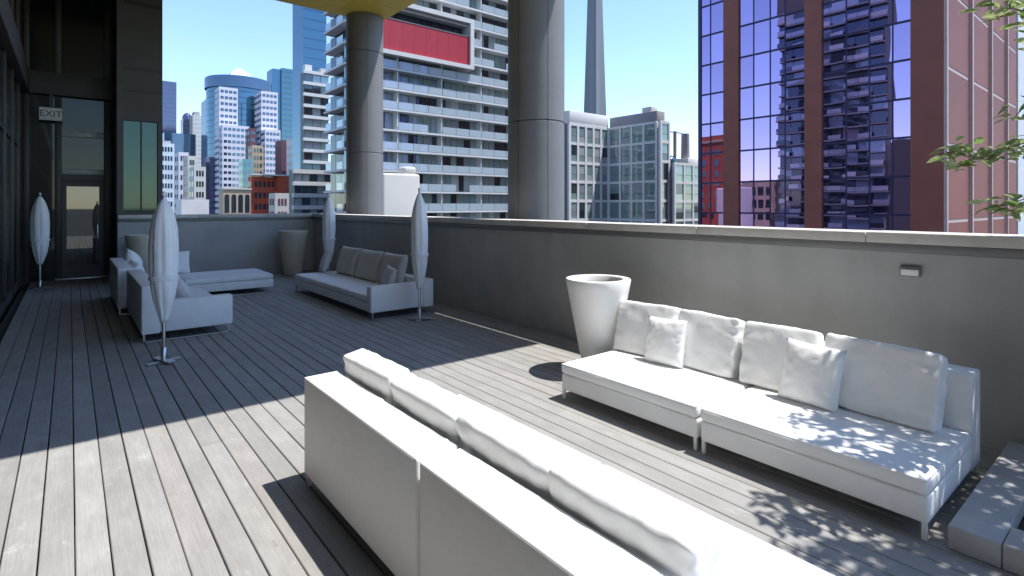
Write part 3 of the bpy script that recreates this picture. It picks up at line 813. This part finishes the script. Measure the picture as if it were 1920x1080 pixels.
# sprays that hang into the picture: every leaf its own piece
lm = bpy.data.meshes.new('leaf')
lm.from_pydata([tuple(x) for x in leaf_verts(Vector((0, 0, 0)), Vector((1, 0, 0)), Vector((0, 0, 1)), 1.0, .42)], [], LEAF_F); lm.materials.append(M['leaf'])
SPR = []
def spray(path, n, L, spread, seed):
    SPR.extend(Vector(p) for p in path[2:])
    rd = random.Random(seed)
    WB().tube(path, [.006] + [.004] * (len(path) - 2) + [.002], 6).build('twig', M['bark'], tree, smooth=True)
    P = [Vector(p) for p in path]
    for k in range(n):
        s = 0.25 + 0.75 * (k + rd.random()) / n
        f = s * (len(P) - 1); i = min(int(f), len(P) - 2)
        p = P[i].lerp(P[i+1], f - i)
        ax = (P[i+1] - P[i]).normalized()
        side = ax.cross(Vector((0, 0, 1))).normalized() * (1 if k % 2 else -1)
        d = (ax * rd.uniform(.2, 1) + side * rd.uniform(.4, 1.1) + Vector((0, 0, rd.uniform(-.55, .3)))).normalized()
        o = link('leaf', lm, tree, p - Vector((4.35, 0, .05)) + Vector((rd.uniform(-1, 1), rd.uniform(-1, 1), rd.uniform(-1, 1))) * spread)
        l = L * rd.uniform(.7, 1.2)
        o.scale = (l, l, l)
        q = d.to_track_quat('X', 'Z')
        o.rotation_mode = 'QUATERNION'; o.rotation_quaternion = q @ Matrix.Rotation(rd.uniform(-.9, .9), 3, 'X').to_quaternion()
import mathutils
def at(px, py, t):
    a = (px - 960) / 1020; b = (385 - py) / 1020
    s_, c_ = math.sin(R(39.1)), math.cos(R(39.1))
    return Vector((s_ + a*c_, c_ - a*s_, b)) * t + Vector((0, 0, 1.7))
# four branch sprays, given by where their twigs run at about three metres
spray([(4.38, -.06, 2.6), at(1990, 120, 3.0), at(1920, 20, 2.9), at(1850, 8, 2.85)], 90, .085, .06, 1)
spray([(4.36, -.02, 2.0), at(2000, 240, 3.0), at(1930, 190, 2.95), at(1900, 222, 2.9)], 36, .075, .04, 2)
spray([(4.36, -.02, 1.8), at(2010, 330, 3.05), at(1920, 268, 2.95), at(1840, 298, 2.9), at(1775, 285, 2.85)], 130, .085, .06, 3)
spray([(4.35, 0, 1.55), at(2020, 400, 3.0), at(1930, 378, 2.9), at(1862, 388, 2.85)], 95, .08, .05, 4)

cv, cf = [], []
for k in range(10500):
    while True:
        q = Vector((tr_.uniform(-1, 1), tr_.uniform(-1, 1), tr_.uniform(-1, 1)))
        if q.length < 1: break
    if q.length < .45 and tr_.random() < .5: continue
    p = CC + Vector((q.x*CR.x, q.y*CR.y, q.z*CR.z))
    if mnoise.noise(p * 2.3) < -0.16 or mnoise.noise(p * 6.1 + Vector((3, 1, 2))) < -.28: continue
    # keep the crown itself above the top edge of the picture's sight lines; sprays below hang separately
    if p.y > 0.42 and p.z < 3.15: continue
    if p.y > 0.134 * p.x and p.z < 1.7 + .36 * (p.x*.63 + p.y*.776): continue
    hit = False
    for sp in SPR:                      # gaps in the crown through which the sun reaches the low sprays
        k_ = (p.z - sp.z) / SUN.z
        if k_ > 0 and (Vector((p.x, p.y)) - Vector((sp.x + SUN.x*k_, sp.y + SUN.y*k_))).length < .17: hit = True
    if hit and tr_.random() < .85: continue
    d = Vector((tr_.uniform(-1, 1), tr_.uniform(-1, 1), tr_.uniform(-.7, .4)))
    n0 = len(cv)
    cv += leaf_verts(p, d, Vector((tr_.uniform(-.5, .5), tr_.uniform(-.5, .5), 1)), tr_.uniform(.06, .10), tr_.uniform(.028, .042))
    cf += [tuple(n0 + i for i in f) for f in LEAF_F]
me = bpy.data.meshes.new('crown'); me.from_pydata([tuple(Vector(v) - Vector((4.35, 0, .05))) for v in cv], [], cf); me.materials.append(M['leaf'])
cr = link('crown', me, tree); cr['kind'] = 'stuff'
# ================================================================== THE CITY
PANE = {}
def pane_mesh(m, kind='pane'):
    if m not in PANE:
        PANE[m] = MB().box(-.5, .5, -.5, .5, -.5, .5).mesh('pane_' + m, M[m])
    return PANE[m]
def pane(root, name, m, x0, x1, y0, y1, z0, z1, tilt=0.0, rd=random):
    """a thin box piece of a facade that shares one mesh; world coordinates"""
    o = link(name, pane_mesh(m), root)
    L = root
    while L.parent is not None: L = L.parent
    o.location = Vector(((x0+x1)/2, (y0+y1)/2, (z0+z1)/2)) - L.location
    o.scale = (abs(x1-x0), abs(y1-y0), abs(z1-z0))
    if tilt: o.rotation_euler = (rd.uniform(-tilt, tilt), rd.uniform(-tilt, tilt), rd.uniform(-tilt, tilt))
    return o

# ---- brown granite tower with violet mirror glass
rd = random.Random(21)
bt = thing('office_tower', 'brown granite office tower with violet mirror windows', 'building', (62, 13.7, GZ))
U0, V0, V1 = 62.0, 13.7, 38.9
WB().box(U0 + 0.5, 97, V0 + 0.25, V1, GZ + 0.024, 58).build('wall', M['brick_dark'], bt)
piers = [(V0, 16.25), (24.14, 25.88), (33.42, 35.34)]
for a, b_ in piers:
    WB().box(U0, U0 + 0.75, a + (0.002 if a == V0 else 0), b_, GZ + 0.028, 58).build('pier', M['brick_dark'], bt)
WB().box(U0 + .2, U0 + .75, 38.45, 38.9, GZ + 0.028, 58).build('corner_mullion', M['mullion_purple'], bt)
FH, FZ = 3.72, 1.7 + 64 * (385 - 44) / 1020 - 3.72 * 9
bays = [(16.25, 24.14, (17.76, 19.75, 21.85)), (25.88, 33.42, (28.04, 29.72, 31.66)), (35.34, 38.45, (37.2,))]
rows = [FZ + FH * k for k in range(0, 14)]
for (a, b_, cuts) in bays:
    cs = [a, *cuts, b_]
    for z in rows:
        for c0, c1 in zip(cs[:-1], cs[1:]):
            pane(bt, 'window_pane', 'glass_purple', U0 + .30, U0 + .36, c0 + .05, c1 - .05, z + .10, z + FH - .10, 0.0035, rd)
        WB().box(U0 + .22, U0 + .37, a, b_, z - .10, z + .10).build('floor_mullion', M['mullion_purple'], bt)
    for c in cuts:
        WB().box(U0 + .24, U0 + .38, c - .06, c + .06, rows[0], rows[-1] + FH).build('mullion', M['mullion_purple'], bt)
# sunlit face towards -v: granite panels between pale verticals
cols = [62.0, 71.6, 80.7, 89.6, 97.0]
for i, (c0, c1) in enumerate(zip(cols[:-1], cols[1:])):
    z = 1.7 - 1.5 - 7.2 * 1
    while z < 48:
        pane(bt, 'granite_panel', 'brick_red', c0 + .45, c1 - .35, V0 + .02, V0 + .24, z + .18, z + 7.2 - .18)
        pane(bt, 'joint_band', 'brick_joint', c0 + .46, c1 - .36, V0 + .05, V0 + .24, z - .16, z + .16)
        z += 7.2
    WB().box(c0 + .02, c0 + .42, V0 - .25, V0 + .24, -6, 58).build('vertical_rib', M['brick_joint'], bt)
    if i: WB().box(c0 + 1.3, c0 + 1.55, V0 - .05, V0 + .018, -6, 58).build('vertical_rib', M['brick_joint'], bt)
wt = thing('white_tower', 'white concrete slab building at the right edge behind the tree sprays', 'building', (103, 14.5, GZ))
WB().box(97.2, 112, 13.6, 26, GZ + 0.03, 62).build('wall', M['white_conc'], wt)
for k in range(14):
    WB().box(98.0, 111, 13.5, 13.62, -3 + k*4.2, -1.2 + k*4.2).build('window', M['window_mid'], wt) if False else None

# ---- balcony apartment tower in the middle, facade v = 73 from u = 30 to 63
rd = random.Random(33)
ap = thing('apartment_tower', 'tall balcony apartment tower with a framed crimson panel behind the columns', 'building', (46, 74, GZ))
AV, AU0, AU1 = 73.0, 30.0, 63.0
WB().box(AU0 + 1.6, AU1, AV + 1.6, 82.2, GZ + 0.032, 60).build('wall', M['grey_wall'], ap)
F0, FHA = -5.3, 3.0
nf = 17
bays_ = [AU0 + (AU1 - AU0) * i / 13 for i in range(14)]
for k in range(nf):
    z = F0 + k * FHA
    WB().box(AU0, AU1, AV - .15, AV + 1.59, z - .14, z + .14).build('balcony_slab', M['slab_edge'], ap)
    inpanel = 24.0 < z + .5 < 30.5
    for i in range(13):
        x0, x1 = bays_[i], bays_[i+1]
        if inpanel and x1 < 51.0: continue
        m = rd.choices(('window_dark', 'window_mid', 'window_pale', 'window_green'), (2.6, 3, 1.2, 2.5))[0]
        xm = x0 + (x1 - x0) * rd.choice((.45, .5, .62))
        pane(ap, 'window_pane', m, x0 + .06, xm - .04, AV + 1.50, AV + 1.58, z + .16, z + FHA - .16)
        pane(ap, 'window_pane', rd.choices(('window_dark', 'window_mid', 'window_pale', 'window_green'), (2.8, 3, 1.0, 2.5))[0], xm + .04, x1 - .06, AV + 1.50, AV + 1.58, z + .16, z + FHA - .16)
        if rd.random() < .93:
            pane(ap, 'balustrade_pane', 'balcony_glass', x0 + .04, x1 - .04, AV - .12, AV - .08, z + .20, z + 1.28, .004, rd)
    for i in range(0, 14, 3):
        x = bays_[i]
        if inpanel and x < 50: continue
        if 0 < i < 13 : WB().box(x - .08, x + .08, AV + .1, AV + 1.5, z + .145, z + FHA - .145).build('balcony_divider', M['slab_edge'], ap)
# left flank (shade side), u = 30
for k in range(nf):
    z = F0 + k * FHA
    WB().box(AU0 - .1, AU0 + 1.58, AV + 1.6, 82.2, z - .14, z + .14).build('balcony_slab', M['slab_edge'], ap)
    for j in range(4):
        y0 = AV + 1.9 + j * 2.2
        pane(ap, 'window_pane', rd.choice(('window_dark', 'window_dark', 'window_mid')), AU0 + 1.5, AU0 + 1.58, y0, y0 + 2.1, z + .16, z + FHA - .16)
        if j in (0, 2): pane(ap, 'balustrade_pane', 'balcony_glass', AU0 - .06, AU0 - .02, y0, y0 + 2.1, z + .2, z + 1.2)
# framed crimson panel
fr = AV - 1.1
WB().box(33.2, 50.6, fr, AV + 1.45, 23.55, 24.15).build('panel_frame', M['white_conc'], ap)
WB().box(33.2, 50.6, fr, AV + 1.45, 30.9, 31.6).build('panel_frame', M['white_conc'], ap)
WB().box(49.9, 50.6, fr, AV + 1.45, 24.16, 30.89).build('panel_frame', M['white_conc'], ap)
WB().box(33.2, 33.9, fr, AV + 1.45, 24.16, 30.89).build('panel_frame', M['white_conc'], ap)
for i in range(8):
    x0 = 33.92 + i * (49.88 - 33.92) / 8
    pane(ap, 'red_panel', 'red_panel', x0 + .01, x0 + 1.985, fr + .35, fr + .5, 24.17, 28.7)
    pane(ap, 'window_pane', 'window_dark', x0 + .06, x0 + 1.93, AV + 1.2, AV + 1.3, 28.8, 30.85)
WB().box(33.92, 49.88, fr + .3, AV + 1.2, 28.72, 28.86).build('ledge', M['grey_wall'], ap)

# ---- pale blank box in front of it
bb = thing('blank_building', 'low beige windowless roof box in front of the balcony tower', 'building', (27, 50, GZ))
p0, p1 = at(714, 385, 55), at(779, 385, 59)
WB().box(24.6, 28.9, 51.0, 56, GZ + 0.036, 5.0).build('wall', M['beige_wall'], bb, bevel=0.25, seg=3)
WB().box(27.2, 28.7, 51.4, 53, 4.9, 5.8).build('roof_vent', M['cream_wall'], bb, bevel=0.3, seg=3)

# ---- white gridded glass building
rd = random.Random(44)
wg = thing('glass_building', 'white gridded glass mid-rise below the tall concrete tower', 'building', (81, 64, GZ))
def grid_face(root, axis, const, a0, a1, na, zr, z0, nz, panes, frame, fw=0.28, depth=0.35, sgn=-1, skip=0.0):
    """a grid of panes in a plane; axis 'x' runs along u at v=const, 'y' along v at u=const; faces the sgn side"""
    st = (a1 - a0) / na
    for i in range(na + 1):
        c = a0 + st * i
        if axis == 'x': WB().box(c - fw/2, c + fw/2, const, const - sgn*depth, z0, z0 + nz*zr).build('mullion', M[frame], root)
        else: WB().box(const, const - sgn*depth, c - fw/2, c + fw/2, z0, z0 + nz*zr).build('mullion', M[frame], root)
    for k in range(nz + 1):
        z = z0 + k * zr
        if axis == 'x': WB().box(a0, a1, const + .03, const - sgn*depth, z - fw/2, z + fw/2).build('floor_band', M[frame], root)
        else: WB().box(const + .03, const - sgn*depth, a0, a1, z - fw/2, z + fw/2).build('floor_band', M[frame], root)
        if k == nz: break
        for i in range(na):
            c0, c1 = a0 + st*i + fw/2, a0 + st*(i+1) - fw/2
            h = z + zr
            parts = [(z + fw/2, z + fw/2 + (zr - fw) * .38), (z + fw/2 + (zr - fw) * .40, h - fw/2)] if zr > 3 else [(z + fw/2, h - fw/2)]
            for (q0, q1) in parts:
                m = rd.choices([p for p, _ in panes], [w_ for _, w_ in panes])[0]
                if axis == 'x': pane(root, 'window_pane', m, c0, c1, const - sgn*.14, const - sgn*.2, q0, q1, .003, rd)
                else: pane(root, 'window_pane', m, const - sgn*.14, const - sgn*.2, c0, c1, q0, q1, .003, rd)
PN = (('window_green', 4), ('window_mid', 4), ('window_dark', 1.2), ('window_pale', 1.6))
WB().box(70.6, 90, 70.45, 84, GZ + 0.04, 16.6).build('wall', M['grey_wall'], wg)
grid_face(wg, 'x', 70.0, 70.5, 81.0, 5, 3.5, -4.5, 6, PN, 'white_paint', .5, .44)
WB().box(70.4, 81.0, 70.1, 83, 16.65, 19.0).build('penthouse', M['white_paint'], wg, bevel=.05)
WB().box(81.46, 83.7, 58.46, 70.44, GZ + 0.044, 16.4).build('wall', M['grey_wall'], wg)
grid_face(wg, 'y', 81.0, 59.0, 69.98, 4, 3.5, -4.5, 6, (('window_green', 4), ('window_mid', 5), ('window_dark', 1), ('window_pale', 1)), 'white_paint', .42, .44)
WB().box(81.2, 83.6, 59, 69.9, 16.66, 18.6).build('penthouse', M['roof_grey'], wg, bevel=.05)
WB().box(81.6, 83.4, 60.5, 62.5, 18.61, 19.6).build('roof_unit', M['white_conc'], wg, bevel=.04)
grid_face(wg, 'x', 58.0, 81.2, 83.6, 1, 3.5, -4.5, 6, PN, 'white_paint', .5, .44)
lw = thing('glass_building', 'lower teal glass wing with two roof stacks beside the brown tower', 'building', (92, 58, GZ))
WB().box(83.9, 104, 57.45, 72, GZ + 0.048, 9.2).build('wall', M['grey_wall'], lw)
grid_face(lw, 'x', 57.0, 83.9, 103.8, 7, 3.4, -4.4, 4, (('window_green', 5), ('window_mid', 2), ('window_dark', 1)), 'white_paint', .42, .44)
WB().tube([(88.2, 60, 9.2), (88.2, 60, 15.6)], .32, 14).build('roof_stack', M['tan_wall'], lw, smooth=True)
WB().box(86.6, 90.6, 59.9, 60.1, 15.3, 15.5).build('aerial', M['roof_grey'], lw)
WB().tube([(91.6, 60, 9.2), (91.6, 60, 15.4)], [.85, .75], 18).build('roof_stack', M['roof_grey'], lw, smooth=True)
WB().box(90.3, 94, 58.6, 62, 9.21, 10.6).build('roof_unit', M['white_conc'], lw, bevel=.04)
WB().lathe([(1.7, 9.2), (1.6, 9.9), (1.2, 10.6), (.5, 11.0)], 20, 86.9, 60.4).build('roof_dome', M['teal_glass'], lw, smooth=True)

# ---- the tall concrete observation tower, about 0.8 km away
ct = thing('concrete_tower', 'very tall tapering grey concrete tower shaft', 'tower', (621, 564, GZ))
def tri_ring(z):
    s = max(0.0, (z - GZ) / 365)
    wing = 30 - 19.0 * s ** 0.62 ; core = 10.0 - 1.6 * s
    out = []
    for k in range(3):
        a = R(100 + 120 * k)
        d = Vector((math.cos(a), math.sin(a))); n = Vector((-d.y, d.x)); hw = 3.2 - .8 * s
        out += [tuple(d*wing - n*hw) + (z - GZ,), tuple(d*wing + n*hw) + (z - GZ,)]
        b = a + R(60)
        out += [(core*math.cos(b - .25), core*math.sin(b - .25), z - GZ), (core*math.cos(b + .25), core*math.sin(b + .25), z - GZ)]
    return out
MB().loft([tri_ring(GZ + 365 * k / 14) for k in range(15)]).build('shaft', M['conc_tower'], ct)
MB().lathe([(8, 365), (17, 371), (18, 377), (18, 385), (14, 391), (8, 401)], 40).build('pod', M['white_conc'], ct, smooth=True)
MB().lathe([(5, 401), (4.2, 460), (3, 470), (2, 530), (.4, 560)], 16).build('mast', M['conc_tower'], ct, smooth=True)

# ---- far skyline
def windows_strip(root, m, axis, const, a0, a1, z0, z1, na, nz, fw=.4, fh=.45, proud=.12, sgn=-1, name='window_band', as_stuff=True):
    """small far windows: one mesh of separate proud boxes, too small to pick apart"""
    w = WB(); st = (a1 - a0) / na; h = (z1 - z0) / nz
    for i in range(na):
        for k in range(nz):
            c0, c1 = a0 + st*(i + fw/2), a0 + st*(i + 1 - fw/2); q0, q1 = z0 + h*(k + fh/2), z0 + h*(k + 1 - fh/2)
            if axis == 'x': w.box(c0, c1, const + sgn*proud, const - sgn*.1, q0, q1)
            else: w.box(const + sgn*proud, const - sgn*.1, c0, c1, q0, q1)
    o = w.build(name, M[m], root)
    if as_stuff: o['kind'] = 'stuff'
    return o

def uv(px, t):
    p = at(px, 385, t); return p.x, p.y
def zt(py, t): return 1.7 + (385 - py) / 1020 * t

# curved blue glass tower with white masonry bays (x 385..525, top 140)
T = 306.0
tc = thing('curved_tower', 'curved blue glass tower with two white windowed bays', 'building', (*uv(452, T), GZ))
cx, cy = uv(448, T + 17)
dz = zt(140, T)
WB().lathe([(17.0, GZ + .05), (17.0, dz - 4), (17.6, dz - 4), (17.6, dz), (16.8, dz)], 48, cx, cy).build('glass_drum', M['blue_glass'], tc, smooth=True, ang=40)
WB().lathe([(17.75, dz - 6.5), (17.9, dz - 6.4), (17.9, dz - .6), (17.7, dz - .5)], 48, cx, cy, False, False).build('crown_band', M['navy_glass'], tc, smooth=True, ang=40)
WB().loft([[(cx + 7, cy - 7, dz), (cx + 7, cy + 7, dz), (cx - 7, cy + 7, dz), (cx - 7, cy - 7, dz)], [(cx + 4.6, cy - 4.6, dz + 4.5), (cx + 4.6, cy + 4.6, dz + 4.5), (cx - 4.6, cy + 4.6, dz + 4.5), (cx - 4.6, cy - 4.6, dz + 4.5)], [(cx + .3, cy - .3, dz + 8), (cx + .3, cy + .3, dz + 8), (cx - .3, cy + .3, dz + 8), (cx - .3, cy - .3, dz + 8)]]).build('pyramid_roof', M['pale_blue_wall'], tc)
for k in range(22):
    z = dz - 9 - k * 3.3
    WB().lathe([(17.05, z), (17.12, z + .05), (17.12, z + .5), (17.05, z + .55)], 48, cx, cy, False, False).build('floor_ring', M['navy_glass'], tc, smooth=True)
lx, ly = uv(413, T - 3); rx, ry = uv(447, T - 3)
def bay(px0, px1, t, py0, depth, na, root, m='lilac_white', wm='navy_glass', py1=385, vis0=-8):
    """square bay facing the terrace: sunlit face towards -v plus its shaded flank towards -u"""
    x0, y0 = uv(px0, t); a = (px1 - 960)/1020
    s_, c_ = math.sin(R(39.1)), math.cos(R(39.1))
    x1 = y0 / (c_ - a*s_) * (s_ + a*c_)
    z1 = zt(py0, t)
    WB().box(x0, x1, y0, y0 + depth, GZ + .06, z1).build('bay_wall', M[m], root)
    n = max(1, round((z1 + 6) / 3.4))
    windows_strip(root, wm, 'x', y0, x0 + .4, x1 - .4, z1 - n*3.4, z1 - .6, na, n, .26, .58, .08)
    windows_strip(root, wm, 'y', x0, y0 + .4, y0 + depth - .4, z1 - n*3.4, z1 - .6, max(1, int(depth / 3.2)), n, .26, .58, .08)
    return x0, x1, y0, z1
bay(411, 446, T - 10, 162, 12, 4, tc)
bay(417, 468, T - 14, 233, 9, 6, tc)
bay(490, 521, T - 6, 170, 14, 4, tc)
bay(497, 526, T - 12, 242, 10, 4, tc)
x0, y0 = uv(387, T + 8)
WB().box(x0, x0 + 12, y0, y0 + 16, GZ + .05, zt(180, T)).build('glass_flank', M['navy_glass'], tc)
x0, y0 = uv(386, T - 4)
WB().box(x0, x0 + 6.5, y0, y0 + 14, GZ + .052, zt(295, T)).build('glass_flank', M['violet_glass'], tc)

def tower(name, label, px0, px1, py0, t, m, depth=18, win=None, na=6, roof=None, fl=3.6, flank=True):
    x0, y0 = uv(px0, t); a = (px1 - 960)/1020
    s_, c_ = math.sin(R(39.1)), math.cos(R(39.1))
    x1 = y0 / (c_ - a*s_) * (s_ + a*c_)
    z1 = zt(py0, t)
    r = thing(name, label, 'building', ((x0+x1)/2, y0, GZ))
    WB().box(x0, x1, y0, y0 + depth, GZ + .05, z1).build('wall', M[m], r)
    if win:
        n = max(1, round((z1 + 8) / fl))
        windows_strip(r, win, 'x', y0, x0 + .5, x1 - .5, z1 - n*fl, z1 - .5, na, n, .36, .5, .07)
        if flank: windows_strip(r, win, 'y', x0, y0 + .5, y0 + depth - .5, z1 - n*fl, z1 - .5, max(2, int(depth/4)), n, .36, .5, .07)
    if roof: WB().box(x0 + (x1-x0)*.2, x1 - (x1-x0)*.2, y0 + 2, y0 + depth - 2, z1, z1 + roof).build('roof_plant', M['roof_grey'], r)
    return r, x0, x1, y0, z1

r_, x0, x1, y0, z1 = tower('teal_tower', 'dark teal glass tower right of the curved tower', 528, 571, 127, 360, 'teal_glass', 20, 'navy_glass', 9)
WB().box(x0 - 5.5, x0 - .01, y0 + 1.5, y0 + 14, GZ + .05, z1 - 1).build('glass_flank', M['blue_glass'], r_)
tower('dark_tower', 'dark violet glass tower at the edge of the dark wall', 296, 331, 150, 420, 'violet_glass', 25, 'navy_glass', 6)
r_, x0, x1, y0, z1 = tower('rounded_tower', 'bluish grey glass tower with a rounded top in the far skyline', 343, 363, 222, 470, 'violet_glass', 14, 'navy_glass', 4, flank=False)
WB().lathe([((x1-x0)*.5*math.cos(q*math.pi/20), z1 + 6*math.sin(q*math.pi/20)) for q in range(10)], 20, (x0+x1)/2, y0 + 6).build('rounded_top', M['violet_glass'], r_, smooth=True)
tower('pale_tower', 'pale stone tower stepping up behind the dark slab block', 361, 379, 215, 450, 'cream_wall', 14, 'pale_blue_wall', 3, roof=3, flank=False)
tower('slab_block', 'low dark slate slab block left of the pale stone tower', 308, 367, 248, 330, 'navy_glass', 16, None)
tower('pale_block', 'pale blue apartment block beside the dark wall edge', 300, 327, 268, 210, 'pale_blue_wall', 12, 'navy_glass', 4, roof=1.2)
tower('pale_block', 'white mid-rise block with dotted windows left of the curved tower', 335, 354, 285, 200, 'lilac_white', 10, 'navy_glass', 3)
tower('grey_block', 'grey mid-rise block stepping down beside the curved tower', 352, 368, 292, 190, 'cream_wall', 10, 'window_dark', 3)
tower('grey_block', 'small pale block with a flat roof under the curved tower', 364, 386, 312, 180, 'cream_wall', 10, 'window_dark', 3)
tower('low_roof', 'long low white roof left of the curved tower', 340, 392, 374, 150, 'white_conc', 10)
tower('maroon_block', 'narrow maroon block between the white bays', 468, 480, 240, 270, 'maroon_wall', 8, 'navy_glass', 2)
tower('brown_block', 'brown block with a round-headed top before the curved tower', 473, 494, 272, 255, 'tan_wall', 8, 'window_dark', 3)
tower('teal_block', 'small teal glass block in front of the white bays', 455, 474, 298, 240, 'teal_glass', 8, 'navy_glass', 2)
tower('cream_tower', 'cream apartment block at the foot of the teal tower', 550, 575, 258, 240, 'cream_wall', 10, 'pale_blue_wall', 3)
tower('dark_block', 'narrow dark brown block left of the cream apartment block', 528, 545, 262, 250, 'maroon_wall', 10, None)
r_, x0, x1, y0, z1 = tower('brick_building', 'bright red brick low-rise among the far buildings', 472, 519, 331, 150, 'lowrise_red', 4, 'window_dark', 5, fl=3.2)
WB().box(x1 + .01, x1 + 4.2, y0 - 2.0, y0 + 4, GZ + .05, z1 + .3).build('wall', M['lowrise_red'], r_)
WB().box(x0 - .2, x1 + 4.4, y0 - 2.2, y0 + 4.2, z1 + .31, z1 + .7).build('cornice', M['cream_wall'], r_)
r_, x0, x1, y0, z1 = tower('arcade_building', 'low tan stone building with tall arched openings', 419, 470, 355, 140, 'tan_wall', 6)
for i in range(4):
    c = x0 + (x1 - x0) * (i + .5) / 4
    pts = [(-.55, 0), (.55, 0)] + [(.55*math.cos(q*math.pi/8), 4.2 + .55*math.sin(q*math.pi/8)) for q in range(9)]
    w = WB(); n0 = len(pts)
    w.loft([[(c + a, y0 - .06, z1 - 6 + b) for a, b in pts], [(c + a, y0 + .05, z1 - 6 + b) for a, b in pts]])
    w.build('arched_window', M['window_dark'], r_)
WB().box(x0 - .2, x1 + .2, y0 - .25, y0 + 6, z1 + .01, z1 + .4).build('cornice', M['cream_wall'], r_)
tower('white_gatehouse', 'small white gabled building beside the red brick low-rise', 516, 543, 362, 120, 'cream_wall', 5, 'maroon_wall', 3, fl=3)
# white banded podium left of the first column
r_, x0, x1, y0, z1 = tower('banded_building', 'low white building with long balcony bands left of the first column', 552, 648, 318, 95, 'shade_teal', 3)
for k in range(6):
    z = z1 - .3 - k * 2.1
    WB().box(x0 - .4, x1 + .2, y0 - .8, y0 + .1, z - .35, z + .35).build('balcony_band', M['white_conc'], r_)
    for i in range(7):
        c0 = x0 + (x1 - x0) * i / 7
        pane(r_, 'window_pane', random.choice(('window_dark', 'window_mid', 'window_pale')), c0 + .1, c0 + (x1-x0)/7 - .1, y0 - .06, y0 + .04, z - 1.7, z - .4)
r_, x0, x1, y0, z1 = tower('blue_tower', 'tall blue glass tower rising behind the balcony tower', 569, 612, -40, 190, 'blue_glass', 12, None)
for k in range(30):
    z = z1 - k * 3.4
    WB().box(x0 - .05, x1 + .02, y0 - .08, y0 + .3, z - .12, z + .12).build('floor_band', M['navy_glass'], r_)
r_, x0, x1, y0, z1 = tower('balcony_block', 'light green balcony block below the blue glass tower', 570, 616, 134, 150, 'shade_teal', 3, None)
for k in range(12):
    z = z1 - k * 3.1
    WB().box(x0 - .3, x1 + .2, y0 - .8, y0 + .1, z - .5, z + .35).build('balcony_band', M['white_conc'], r_)
    for i in range(3):
        c0 = x0 + (x1 - x0) * i / 3
        pane(r_, 'window_pane', random.choice(('window_green', 'window_mid', 'window_dark')), c0 + .1, c0 + (x1-x0)/3 - .1, y0 - .06, y0 + .04, z - 2.5, z - .6)
WB().box(x0 + .5, x0 + 2.4, y0 + .6, y0 + 2.8, z1 + .36, z1 + 2.2).build('roof_unit', M['white_conc'], r_)
WB().box(x1 - 2.0, x1 - .3, y0 + .6, y0 + 2.8, z1 + .36, z1 + 1.8).build('roof_unit', M['cream_wall'], r_)

# ---- blocks on the near side that the mirror glass of the brown tower shows
r1 = thing('balcony_tower', 'dark balcony tower seen mirrored in the violet windows', 'building', (-30, 53, GZ))
WB().box(-24.5, -20.8, 42.5, 67, GZ + .05, 62).build('wall', M['panel_dark'], r1)
rd = random.Random(5)
for k in range(18):
    z = -4 + k * 3.1
    WB().box(-20.79, -19.6, 42.5, 67, z - .16, z + .16).build('balcony_slab', M['grey_wall'], r1)
    for i in range(8):
        y0 = 42.6 + i * 3.05
        pane(r1, 'window_pane', rd.choice(('window_dark', 'window_dark', 'window_mid')), -20.8, -20.72, y0, y0 + 2.95, z + .2, z + 2.9)
        if rd.random() < .6: pane(r1, 'balustrade_pane', rd.choice(('window_pale', 'window_mid', 'window_dark', 'window_mid')), -19.68, -19.62, y0, y0 + 2.95, z + .25, z + 1.3)
r2 = thing('brick_tower', 'red brick block seen mirrored low in the violet windows', 'building', (-30, 86, GZ))
WB().box(-23.5, -20, 80.5, 96, GZ + .05, 22.5).build('wall', M['lowrise_red'], r2)
WB().box(-20, -19.7, 79.8, 96.2, 20.5, 21.2).build('cornice', M['tan_wall'], r2)
for k in range(7):
    for i in range(6):
        pane(r2, 'window_pane', 'window_dark', -20.06, -19.94, 81 + i*2.5, 82.3 + i*2.5, -2 + k*3.1, -.2 + k*3.1)
r3 = thing('brown_block', 'low brown block seen mirrored below the violet sky panes', 'building', (-30, 73, GZ))
WB().box(-45, -20, 69, 79.7, GZ + .05, 8.5).build('wall', M['tan_wall'], r3)
for k in range(3):
    for i in range(5):
        pane(r3, 'window_pane', 'window_dark', -20.06, -19.94, 69.6 + i*2.0, 71.0 + i*2.0, -2.5 + k*3.4, -.3 + k*3.4)
r4 = thing('dark_block', 'dark flat-roofed block seen mirrored beside the corner pier', 'building', (-30, 35, GZ))
WB().box(-24, -20, 26, 41.5, GZ + .05, 16.5).build('wall', M['panel_dark'], r4)
